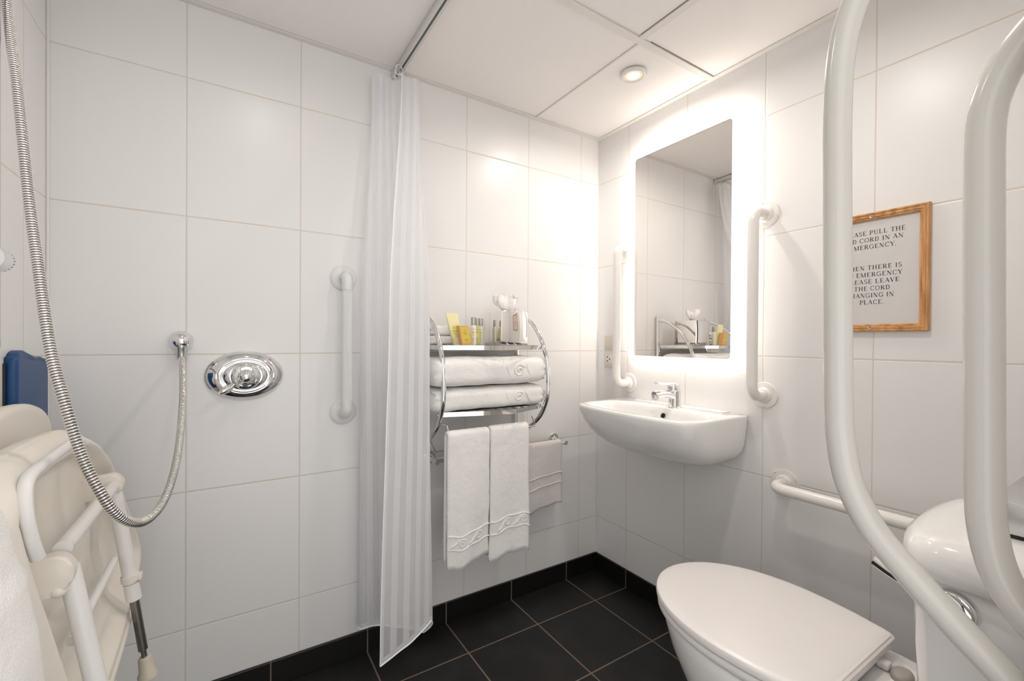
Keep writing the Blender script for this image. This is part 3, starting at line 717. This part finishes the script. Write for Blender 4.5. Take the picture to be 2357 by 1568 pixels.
hang('hand_towel', -.893, -.733, FYB, .7955, .338, .350, .013, .008, 'white towel with scroll border on the rack bar, left one of the front pair', 'white towels on the rails', scroll=(.403, .447, True), seed=.6, drift=.0)
hang('hand_towel', -.7305, -.567, FYB-.001, .7985, .323, .336, .013, .006, 'white towel with scroll border on the rack bar, right one of the front pair', 'white towels on the rails', scroll=(.418, .462, True), seed=2.1)
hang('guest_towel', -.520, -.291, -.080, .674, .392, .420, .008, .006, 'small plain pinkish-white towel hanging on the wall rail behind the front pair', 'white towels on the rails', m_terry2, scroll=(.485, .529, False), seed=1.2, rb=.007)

# ------------------------------------------------------------------ folded towels
def folded(name, x0, x1, y0, y1, z0, z1, label, group, layers=3, nx=40, skew=0, seed=0, m_=None):
    bm = NB(); N_ = 56; L_ = []
    for i in range(nx+1):
        u = i/nx; e = min(u, 1-u)*2; e = min(1, e/.09); k = sqrt(max(0, 1-(1-e)**2)) if e < 1 else 1
        x = x0+(x1-x0)*u; lp = []
        for j in range(N_):
            a = 2*pi*j/N_; c, s = cos(a), sin(a); nn = 4.2 if c > 0 else 3.0
            r = (abs(c)**nn+abs(s)**nn)**(-1/nn)
            yy = (y0+y1)/2-(y1-y0)/2*r*c*(.94+.06*k); zz = (z0+z1)/2+(z1-z0)/2*r*s*(.86+.14*k)
            # rounded lower front sag and layer grooves at the ends
            lay = abs(sin(layers*pi*(zz-z0)/(z1-z0)))
            xx = x+(.016*lay*(1-k)*(-1 if u < .5 else 1))
            nz_ = .0045*noise.noise(Vector((xx*14+seed, yy*14, zz*14)))
            zz2 = max(z0, zz+nz_*.7)+skew*(yy-y0)*1.0
            lp.append(Vector((xx, yy+nz_, zz2)))
        L_.append(lp)
    rings(bm, L_)
    if x1-x0 > .3:
        zc = (z0+z1)/2; hz = (z1-z0)*.36
        yf = lambda z: (y0+y1)/2-(y1-y0)/2*(1-min(.999, abs((z-zc)/((z1-z0)/2)))**3.2)**(1/3.2)-.0005
        for xa, xb in ((x0+.275, x0+.262), (x0+.36, x0+.352)):
            tube(bm, [Vector((xa+(xb-xa)*k/12+.004*sin(k*.6), yf(zc-hz+2*hz*k/12), zc-hz+2*hz*k/12)) for k in range(13)], .0032, 8)
        q = []
        for k in range(36):
            a = k/35*pi*3; rr = hz*.72*(1-.8*k/35); q.append(Vector((x0+.315+rr*cos(a+.6), yf(zc+rr*.9*sin(a+.6)), zc+rr*.9*sin(a+.6))))
        tube(bm, q, .0034, 8)
    o = obj(name, bm, m_ or m_terry, None, 'all'); return tag(o, label, 'towel', group)
zl = ZL+.0165
folded('bath_towel', -.926, -.503, -.236, -.022, zl, .936, 'thick folded white bath towel lying directly on the lower rack shelf', 'folded bath towels on the lower shelf', 4, seed=1)
folded('bath_towel', -.928, -.500, -.242, -.022, .9395, 1.041, 'thick folded white bath towel lying on top of the other under the upper shelf', 'folded bath towels on the lower shelf', 4, seed=5)
zs = ZS+.0162
folded('face_cloth', -.905, -.800, -.120, -.030, zs, zs+.034, 'small folded white cloth, lower of two at left end of upper shelf', 'folded face cloths on the upper shelf', 2, 16, seed=2)
folded('face_cloth', -.900, -.803, -.118, -.032, zs+.0345, zs+.070, 'small folded white cloth, upper of two at left end of upper shelf', 'folded face cloths on the upper shelf', 2, 16, seed=8)

# ------------------------------------------------------------------ toiletries on the upper shelf
def tilted(bm_fn, loc, rz, rx): pass
t = thing('lotion_sachet', (-.800, -.148, zs), 'pale yellow lotion tube leaning behind the orange soap box', 'toiletry')
def mk(bm, base, w_, d_, h_, wt=None, dt=None, lean=0, rz=0, topz=None):
    wt = wt or w_; dt = dt or d_; R_ = Matrix.Rotation(rz, 3, 'Z') @ Matrix.Rotation(lean, 3, 'X')
    b = Vector(base); q = []
    for (ww, dd, zz) in ((w_, d_, 0), (wt, dt, h_)):
        q.append([b+R_ @ Vector((sx*ww/2, sy*dd/2, zz)) for sx, sy in ((-1, -1), (1, -1), (1, 1), (-1, 1))])
    rings(bm, q); return R_, b
bm = NB(); R_, b_ = mk(bm, (-.814, -.145, zs+.001), .036, .020, .112, .047, .003, -.0, .0)
# lean to the left as in the photo
for v in bm.verts: d = v.co.z-zs; v.co.x -= .235*d
obj('tube_body', bm, m_pale, t, False)
bm = NB()
for z_, w_ in ((.035, .012), (.045, .020), (.055, .024), (.065, .018)):
    box(bm, (-.814-.235*z_-w_/2, -.1572+.0001*z_, zs+z_-.004), (-.814-.235*z_+w_/2, -.1560, zs+z_+.004))
for v in bm.verts: v.co.y += (v.co.z-zs)*.075
obj('printed_motif', bm, m_lime, t, False)
t = thing('soap_box', (-.800, -.176, zs), 'small orange carton of soap with a yellow label on the upper shelf', 'soap box')
bm = NB(); box(bm, (-.8205, -.192, zs), (-.7825, -.168, zs+.068), .0012)
for v in bm.verts: d = v.co.z-zs; v.co.x -= .20*d
obj('carton', bm, m_soap, t, False)
bm = NB(); box(bm, (-.8165, -.1926, zs+.006), (-.7865, -.1918, zs+.063))
for v in bm.verts: v.co.x -= .20*(v.co.z-zs)
lb = obj('label_panel', bm, m_yel, t, False, label='yellow printed label')
bm = NB()
for z_, w_ in ((.052, .010), (.044, .016), (.038, .014), (.020, .016), (.014, .012)): box(bm, (-.8015-.20*z_-w_/2, -.1929, zs+z_-.0008), (-.8015-.20*z_+w_/2, -.1925, zs+z_+.0008))
obj('fine_print', bm, m_inkg, lb, False)
def bottle(x, y, body, label):
    t = thing('toiletry_bottle', (x, y, zs), label, 'bottle', 'small toiletry bottles on the upper shelf')
    bm = NB(); lathe(bm, [(.0095, 0), (.0110, .002), (.0112, .010), (.0112, .060), (.0105, .066), (.0085, .070), (.0075, .073)], (x, y, zs), (0, 0, 1), 24); b = obj('bottle_body', bm, body, t)
    bm = NB(); lathe(bm, [(.0084, .0725), (.0088, .0735), (.0088, .0985), (.0082, .100), (0, .100)], (x, y, zs), (0, 0, 1), 24); obj('cap', bm, m_cap, t)
    bm = NB()
    for z_, w_, mm in ((.056, .7, 1), (.047, .5, 1), (.044, .8, 1), (.024, .7, 1), (.019, .9, 1), (.013, .6, 1)):
        a0 = -pi/2-.55; 
        for k in range(6):
            a = a0-w_/2+w_*k/6; a2 = a0-w_/2+w_*(k+.8)/6
            q = [Vector((x+.01132*cos(p), y+.01132*sin(p), zs+z)) for p, z in ((a, z_), (a2, z_), (a2, z_+.0018), (a, z_+.0018))]
            bm.faces.new([bm.verts.new(c) for c in q])
    obj('fine_print', bm, m_inkg, b, False)
    bm = NB(); a0 = -pi/2-.5
    for k in range(5):
        a = a0-.3+.6*k/5; a2 = a+.12; q = [Vector((x+.01128*cos(p), y+.01128*sin(p), zs+z)) for p, z in ((a, .030), (a2, .030), (a2, .042), (a, .042))]
        bm.faces.new([bm.verts.new(c) for c in q])
    obj('printed_motif', bm, m_lime, b, False)
bottle(-.7595, -.158, m_liq, 'small milky toiletry bottle with silver cap, nearest and leftmost of the shelf bottles')
bottle(-.7275, -.126, m_liq2, 'small amber toiletry bottle with silver cap, middle one of the shelf bottles')
bottle(-.6975, -.098, m_liq, 'small milky toiletry bottle with silver cap, furthest back, beside the tissue box')
t = thing('tissue_box', (-.600, -.125, zs), 'polished chrome cube tissue box on the upper rack shelf', 'tissue box')
X0, X1, Y0, Y1, ZT = -.664, -.546, -.196, -.070, zs+.128
bm = NB(); box(bm, (X0, Y0, zs), (X1, Y1, ZT), .0025, 3); obj('box_shell', bm, m_chromeW, t)
bm = NB(); lathe(bm, [(.030, .0002), (.030, .0008), (0, .0008)], ((X0+X1)/2, (Y0+Y1)/2, ZT), (0, 0, 1), 30, 1, .6, (1, 0, 0)); obj('slot', bm, m_dark, t)
bm = NB(); cx_, cy_ = (X0+X1)/2, (Y0+Y1)/2; L_ = []
for j in range(15):
    v = j/14; lp = []
    for k in range(48):
        a = 2*pi*k/48; rr = (.010+.028*sin(min(1, v*1.15)*pi*.62))*(1+.30*v*sin(5*a+1.5*v)+.18*v*sin(11*a-4*v))
        lp.append(Vector((cx_+rr*cos(a)*1.15-.004*v, cy_+rr*sin(a)*.55, ZT+.0006+.055*v*(1+.20*sin(3*a+1)*v+.12*sin(7*a)*v))))
    L_.append(lp)
rings(bm, L_, True, True, False); obj('tissue', bm, m_tissue, t, 'all')

# ------------------------------------------------------------------ toilet
TC = -.4755
def lidline(z, inset=0, yback=-1.230, tip=-.798, hw=.192, N=64):
    """outline of seat/lid: rounded front, straight back"""
    out = []; ymid = -1.06
    n1 = N*5//8
    for k in range(n1+1):
        a = pi*k/n1
        out.append(Vector((TC+(hw-inset)*cos(a), ymid+(tip-ymid-inset)*sin(a)**.92, z)))
    back = [(-(hw-inset), ymid), (-(hw-inset)*.982, ymid-.05), (-(hw-inset)*.945, ymid-.10), (-(hw-inset)*.875, yback+inset+.014), (-(hw-inset)*.855, yback+inset+.004), (-(hw-inset)*.82, yback+inset)]
    b2 = back[1:]
    for dx, y in b2: out.append(Vector((TC+dx, y, z)))
    for k in range(1, 8): out.append(Vector((TC-(hw-inset)*.82*(1-2*k/8), yback+inset, z)))
    for dx, y in b2[::-1]: out.append(Vector((TC-dx, y, z)))
    return out
t = thing('toilet', (TC, -1.15, 0), 'white ceramic close-coupled toilet with closed lid in the right foreground', 'toilet')
# pan
bm = NB(); L_ = []
def pan(z, hw, tip, yb, n=2.6):
    out = []; ym = -1.07
    for k in range(64):
        a = 2*pi*k/64; c, s = cos(a), sin(a)
        if s >= 0: out.append(Vector((TC+hw*c, ym+(tip-ym)*s, z)))
        else:
            e = 5; r = (abs(c)**e+abs(s)**e)**(-1/e); out.append(Vector((TC+hw*r*c, ym+(ym-yb)*r*s, z)))
    return out
for z, hw, tip, yb in ((0, .105, -.93, -1.36), (.02, .103, -.935, -1.36), (.10, .10, -.955, -1.36), (.18, .115, -.945, -1.37), (.25, .142, -.905, -1.38), (.31, .163, -.862, -1.39), (.36, .176, -.832, -1.40), (.405, .183, -.815, -1.40), (.426, .184, -.812, -1.40), (.433, .180, -.816, -1.396)):
    L_.append(pan(z, hw, tip, yb))
for z, hw, tip, yb in ((.433, .135, -.86, -1.17), (.40, .13, -.87, -1.16), (.30, .10, -.92, -1.12), (.22, .05, -1.0, -1.1)):
    out = [Vector((TC+hw*cos(2*pi*k/64), ((tip+yb)/2)+(tip-yb)/2*sin(2*pi*k/64), z)) for k in range(64)]; L_.append(out)
rings(bm, L_); obj('pan', bm, m_ceramic, t, 'all')
bm = NB(); L_ = [lidline(.4395, .010), lidline(.4400, .003), lidline(.4440, 0), lidline(.4520, 0), lidline(.4570, .002), lidline(.4590, .006)]
rings(bm, L_); obj('seat', bm, m_seatlid, t)
bm = NB(); L_ = [lidline(.4610, .008), lidline(.4612, .002), lidline(.4640, -.003, yback=-1.232), lidline(.4730, -.004, yback=-1.234), lidline(.4785, -.0015), lidline(.4812, .004), lidline(.4828, .014)]
bb = lidline(.4828, .014); cc_ = Vector((TC, -1.05, 0))
for sc_, z_ in ((.85, .4842), (.6, .4852), (.3, .4856), (.05, .4857)): L_.append([Vector((cc_.x+(p.x-cc_.x)*sc_, cc_.y+(p.y-cc_.y)*sc_, z_)) for p in bb])
rings(bm, L_); box(bm, (TC-.158, -1.2345, .4500), (TC+.158, -1.200, .4800), .004); obj('lid', bm, m_seatlid, t)
for sx in (-1, 1):
    hx_ = TC+sx*.100
    bm = NB(); lathe(bm, [(.025, 0), (.025, .006), (.022, .0105), (.015, .013), (0, .0135)], (hx_, -1.268, .433), (0, 0, 1), 32, 1, .72, (1, 0, 0)); obj('hinge_cap', bm, m_greycap, t, label='grey plastic hinge cap')
    bm = NB(); box(bm, (hx_-.011, -1.250, .436), (hx_+.011, -1.228, .450), .004); obj('hinge_block', bm, m_seatlid, t)
# cistern
def cis(z, hx, yf, bow, N=64, n=5.5, yb=YD+.004):
    out = []
    for k in range(N):
        a = 2*pi*k/N; c, s = cos(a), sin(a); r = (abs(c)**n+abs(s)**n)**(-1/n)
        X = hx*r*c; yc = (yf+yb)/2; hy = (yf-yb)/2
        Y = yc+hy*r*s
        if s > 0: Y += bow*(1-(X/hx)**2)*max(0, r*s)
        out.append(Vector((TC+X, Y, z)))
    return out
bm = NB(); L_ = [cis(.433, .160, -1.368, .012), cis(.437, .168, -1.360, .013), cis(.55, .174, -1.355, .014), cis(.70, .179, -1.350, .015), cis(.764, .180, -1.349, .015)]
rings(bm, L_); obj('cistern', bm, m_ceramic, t, 'all')
bm = NB(); L_ = [cis(.7605, .180, -1.352, .02), cis(.7610, .188, -1.347, .02), cis(.767, .192, -1.342, .021), cis(.782, .191, -1.3405, .022), cis(.798, .186, -1.343, .022), cis(.809, .176, -1.351, .021), cis(.8165, .160, -1.363, .020), cis(.820, .135, -1.378, .017), cis(.821, .08, -1.41, .01)]
rings(bm, L_); obj('cistern_lid', bm, m_ceramic, t, 'all')
bm = NB(); lathe(bm, [(.0275, 0), (.0275, .005), (.026, .010), (.023, .0125), (.012, .014), (0, .014)], (TC-.1785, -1.402, .7285), (-1, 0, 0), 36); fl = obj('flush_boss', bm, m_chrome, t)
bm = NB(); cl = catmull([(TC-.186, -1.402, .732), (TC-.200, -1.380, .744), (TC-.206, -1.345, .758), (TC-.208, -1.320, .7715)], 8); L_ = []
for i, p in enumerate(cl):
    u = i/(len(cl)-1); hw_ = .0055+.0035*u; th = .0045-.002*u
    L_.append([p+Vector((sin(2*pi*k/14)*th, sin(2*pi*k/14)*0, 0))+Vector((0, -.35, .93))*cos(2*pi*k/14)*hw_ for k in range(14)])
rings(bm, L_); obj('flush_lever', bm, m_chromeW, fl)
# chrome box on the cistern
t = thing('metal_box', (-.46, -1.46, .823), 'flat brushed metal box resting on the toilet cistern lid at the right edge', 'box')
bm = NB(); box(bm, (-.565, -1.500, .8265), (-.345, -1.420, .8725), .002); obj('box_shell', bm, m_chromed, t)
bm = NB(); box(bm, (-.562, -1.498, .8215), (-.348, -1.4225, .8268)); obj('rubber_base', bm, m_dark, t, False)
bm = NB(); lathe(bm, [(.004, 0), (.003, .002), (0, .002)], (-.43, -1.452, .8725), (0, 0, 1), 12); obj('screw', bm, m_dark, t)

# ------------------------------------------------------------------ shower seat folded up on the left wall
t = thing('folding_shower_seat', (-1.78, -.55, .33), 'beige moulded shower seat with white tubular legs folded up against the left wall', 'shower seat')
def sx_(z): return -1.766+.12*(.915-z)
KY = lambda y: -1.589+(y+1.589)*1.1
KZ = lambda z: 1.099+(z-1.099)*1.1
out2 = [(-.900, .905), (-.870, .938), (-.79, .946), (-.70, .948), (-.60, .945), (-.535, .940), (-.470, .918), (-.425, .892), (-.385, .860), (-.345, .800), (-.300, .735), (-.262, .670), (-.238, .625), (-.232, .595), (-.262, .574), (-.325, .558), (-.380, .534), (-.455, .516), (-.560, .508), (-.660, .506), (-.735, .512), (-.785, .545), (-.825, .630), (-.855, .730), (-.885, .830)]
ol = [Vector((0, KY(a), KZ(b))) for a, b in out2]
ol = resample(catmull(ol+[ol[0]], 10), .012)[:-1]
cen = Vector((0, KY(-.575), KZ(.73)))
bm = NB(); L_ = []
dimp = [(KY(a), KZ(b), c, d) for a, b, c, d in [(-.730, .850, .026, .040), (-.655, .845, .026, .042), (-.555, .835, .030, .050), (-.450, .680, .026, .044), (-.395, .690, .018, .036)]]
def height(s, y, z):
    rim = math.exp(-((s-.89)/.07)**2)*.026
    h = .004+rim-(.012*min(1, max(0, (.80-s)/.05)))
    for a, b, ra, rb in dimp:
        q = ((y-a)/ra)**2+((z-b)/rb)**2
        h -= .011*math.exp(-q*1.2)
    if z < KZ(.60) and s < .85: h += .012*min(1, (KZ(.60)-z)/.02)
    return h
svals = [1, .995, .985, .97, .95, .93, .91, .89, .87, .85, .83, .81, .79, .77, .74, .70, .66, .62, .58, .54, .50, .46, .42, .38, .34, .30, .26, .22, .18, .14, .10, .06, .02]
L_.append([Vector((sx_(p.z)-.030, (cen+(p-cen)*.95).y, (cen+(p-cen)*.95).z)) for p in ol])
L_.append([Vector((sx_(p.z)-.024, p.y, p.z)) for p in ol]); L_.append([Vector((sx_(p.z)-.008, (cen+(p-cen)*1.006).y, (cen+(p-cen)*1.006).z)) for p in ol])
for s in svals:
    lp = []
    for p in ol:
        q = cen+(p-cen)*s; lp.append(Vector((sx_(q.z)+(height(s, q.y, q.z) if s < .995 else -.002), q.y, q.z)))
    L_.append(lp)
rings(bm, L_); sp_ = obj('seat_panel', bm, m_beige, t, 'all')
tp = [(-.60, .930), (-.639, .936), (-.72, .935), (-.785, .933), (-.822, .930), (-.842, .918), (-.850, .892), (-.848, .868), (-.844, .850), (-.838, .835)]
bm = NB(); tube(bm, catmull([(sx_(KZ(b))+.033, KY(a), KZ(b)) for a, b in tp], 8), .0078, 20); obj('frame_tube', bm, m_tubew, t)
bm = NB(); tube(bm, [(-1.7120, -.335, .787), (-1.7130, -.690, .790)], .0112, 24); obj('crossbar', bm, m_tubew, t)
bm = NB(); tube(bm, [(sx_(.63)+.022, -.36, .633), (sx_(.63)+.022, -.66, .635)], .0072, 18); obj('lower_crossbar', bm, m_tubew, t)
def bracket(y0, y1, xc, zc, xw, r, lean):
    pts = []
    for k in range(17):
        a = -pi/2+pi*k/16; pts.append((xc+r*cos(a)*.8, zc+r*sin(a)))
    pts += [(xw, zc+r*.98-lean), (xw, zc-r*1.05-lean)]
    bm = NB(); extrude_poly(bm, [(x, y0, z) for x, z in pts], (0, y1-y0, 0), .004)
    return obj('hinge_bracket', bm, m_beige, t)
bracket(-.718, -.694, -1.7175, .762, -1.770, .0280, .006)
bracket(-.358, -.334, -1.7150, .789, -1.762, .0240, .004)
def leg(y, ztop_, xtop, zend, xend, ext):
    d = Vector((xend-xtop, 0, zend-ztop_)); a = Vector((xtop, y, ztop_)); P = lambda f: a+d*f
    bm = NB(); tube(bm, [P(0), P(.49)], .0128, 24); lg = obj('leg', bm, m_tubew, t)
    bm = NB(); tube(bm, [P(.492), P(.575)], .0136, 24); obj('leg_sleeve', bm, m_tubew, lg)
    bm = NB(); c = P(.465); dn = d.normalized(); lathe(bm, [(.0130, -.007), (.0160, -.006), (.0160, .006), (.0130, .007)], c, dn, 28)
    box(bm, c+Vector((.010, -.010, -.007)), c+Vector((.021, .008, .007)), .003); obj('locking_collar', bm, m_beige, lg)
    bm = NB(); tube(bm, [P(.57), P(.835)], .0085, 20); e = obj('extension_tube', bm, m_steel, lg, label='dull grey steel extension tube')
    bm = NB(); tube(bm, [P(.83), P(.875)], .005, 14); obj('bolt', bm, m_steel, lg)
    bm = NB(); lathe(bm, [(.0095, 0), (.0115, .002), (.0122, .010), (.0140, .032), (.0178, .040), (.0178, .047), (.013, .050), (0, .050)], P(.872), dn, 28); obj('rubber_foot', bm, m_rubber, lg)
    return lg
leg(-.346, .789, -1.7135, .347, -1.6540, 1)
leg(-.692, .765, -1.7070, .330, -1.6350, 1)
bm = NB(); bmesh.ops.create_uvsphere(bm, u_segments=20, v_segments=12, radius=.0118)
for v in bm.verts: v.co = Vector((v.co.x*.9-1.7130, v.co.y*1.1-.708, v.co.z*.9+.738))
obj('release_knob', bm, m_beige, t)
for y_ in (-.705, -.415):
    bm = NB(); box(bm, (-1.899, y_-.015, .60), (-1.762, y_+.015, .66), .004); obj('wall_bracket', bm, m_tubew, t)
# backrest panel on the wall
bm = NB(); L_ = []
for s, x in ((.25, XL+.001), (.26, XL+.022), (.93, XL+.0235), (.985, XL+.028), (1, XL+.036), (1, XL+.044), (.97, XL+.051), (.88, XL+.054), (.5, XL+.052), (.1, XL+.050)):
    L_.append([Vector((x, -.385+.228*s*cos(a)*(abs(cos(a))**2.6+abs(sin(a))**2.6)**(-1/2.6), .845+.125*s*sin(a)*(abs(cos(a))**2.3+abs(sin(a))**2.3)**(-1/2.3))) for a in [2*pi*k/56 for k in range(56)]])
rings(bm, L_); tag(obj('backrest_panel', bm, m_beige, None, 'all'), 'rounded beige backrest panel fixed to the left wall behind the folded seat', 'backrest')
# blue moulded strip
bm = NB()
pf = catmull([(0, -.2580, .66), (0, -.2585, .86), (0, -.2580, 1.035), (0, -.2470, 1.060), (0, -.2230, 1.0705), (0, -.2000, 1.0700), (0, -.1800, 1.0640), (0, -.1560, 1.0575), (0, -.1250, 1.0545), (0, -.0980, 1.0535), (0, -.0760, 1.0475), (0, -.0680, 1.030), (0, -.0675, .86), (0, -.0675, .66)], 5)
L_ = []
cc = Vector((0, -.163, .88))
for x, s in ((XL+.0005, 1.0), (XL+.013, 1.0), (XL+.017, .975), (XL+.018, .94)):
    lp = []
    for p in pf:
        q = cc+(p-cc)*s; q.y = cc.y+(p.y-cc.y)*s; q.z = p.z-(1-s)*.12 if p.z > 1 else p.z
        rip = 0 if s > .98 else .003*cos((q.y+.163)*65)
        lp.append(Vector((x+rip, q.y, q.z)))
    L_.append(lp)
rings(bm, L_); 
t = thing('blue_panel', (XL, -.163, .66), 'blue moulded plastic panel on the left wall by the shower corner', 'panel')
obj('moulded_face', bm, m_blue, t, 'all')
bm = NB(); box(bm, (XL, -.262, .66), (XL+.004, -.060, 1.045)); obj('edge_shadow', bm, m_dark, t, False)  # dark sheet behind the panel paints the shadow along its edge

# ------------------------------------------------------------------ towel in the left foreground
bm = NB(); nxx, nzz = 40, 60; Gf, Gb = [], []
def edge_y(z):
    pts = [(.30, -.800), (.45, -.826), (.58, -.848), (.7037, -.8708), (.778, -.898), (.846, -.929), (.862, -.9245), (.875, -.940), (.8877, -.9562), (.915, -.968), (.9407, -.981), (.956, -.990)]
    for (a, ya), (b, yb_) in zip(pts, pts[1:]):
        if z <= b: return ya+(yb_-ya)*max(0, (z-a)/(b-a))
    return pts[-1][1]
L_ = []
for j in range(nzz+1):
    z = .30+.656*j/nzz; ye = edge_y(z); lp = []
    N_ = 44
    for k in range(N_):
        a = 2*pi*k/N_; c, s = cos(a), sin(a); e = 7; r = (abs(c)**e+abs(s)**e)**(-1/e)
        yw = (ye-(-1.30))/2; yc = (ye-1.30)/2
        th_ = .014+.010*(1 if z < .86 else .4)
        if z > .93: th_ *= sqrt(max(.05, 1-((z-.93)/.028)**2))
        y = yc+yw*r*c; x = -1.705+th_*r*s+.004*sin(y*22+z*5)+.004*noise.noise(Vector((y*16, z*16, 3)))
        y += .0025*noise.noise(Vector((z*60, 2, k*.1)))
        lp.append(Vector((x, y, z)))
    L_.append(lp)
rings(bm, L_); tag(obj('bath_towel', bm, m_terry, None, 'all'), 'fluffy white towel hanging in the lower left foreground over a wall rail', 'towel', 'hanging bath towel')
t = thing('wall_towel_bar', (-1.80, -1.1, .90), 'white tubular bar on the left wall holding the foreground towel', 'towel rail')
bm = NB(); tube(bm, fillet([(XL+.001, -1.34, .925), (-1.705, -1.34, .925), (-1.705, -1.00, .925)], .04, 8), .009, 18); obj('bar_tube', bm, m_tubew, t)
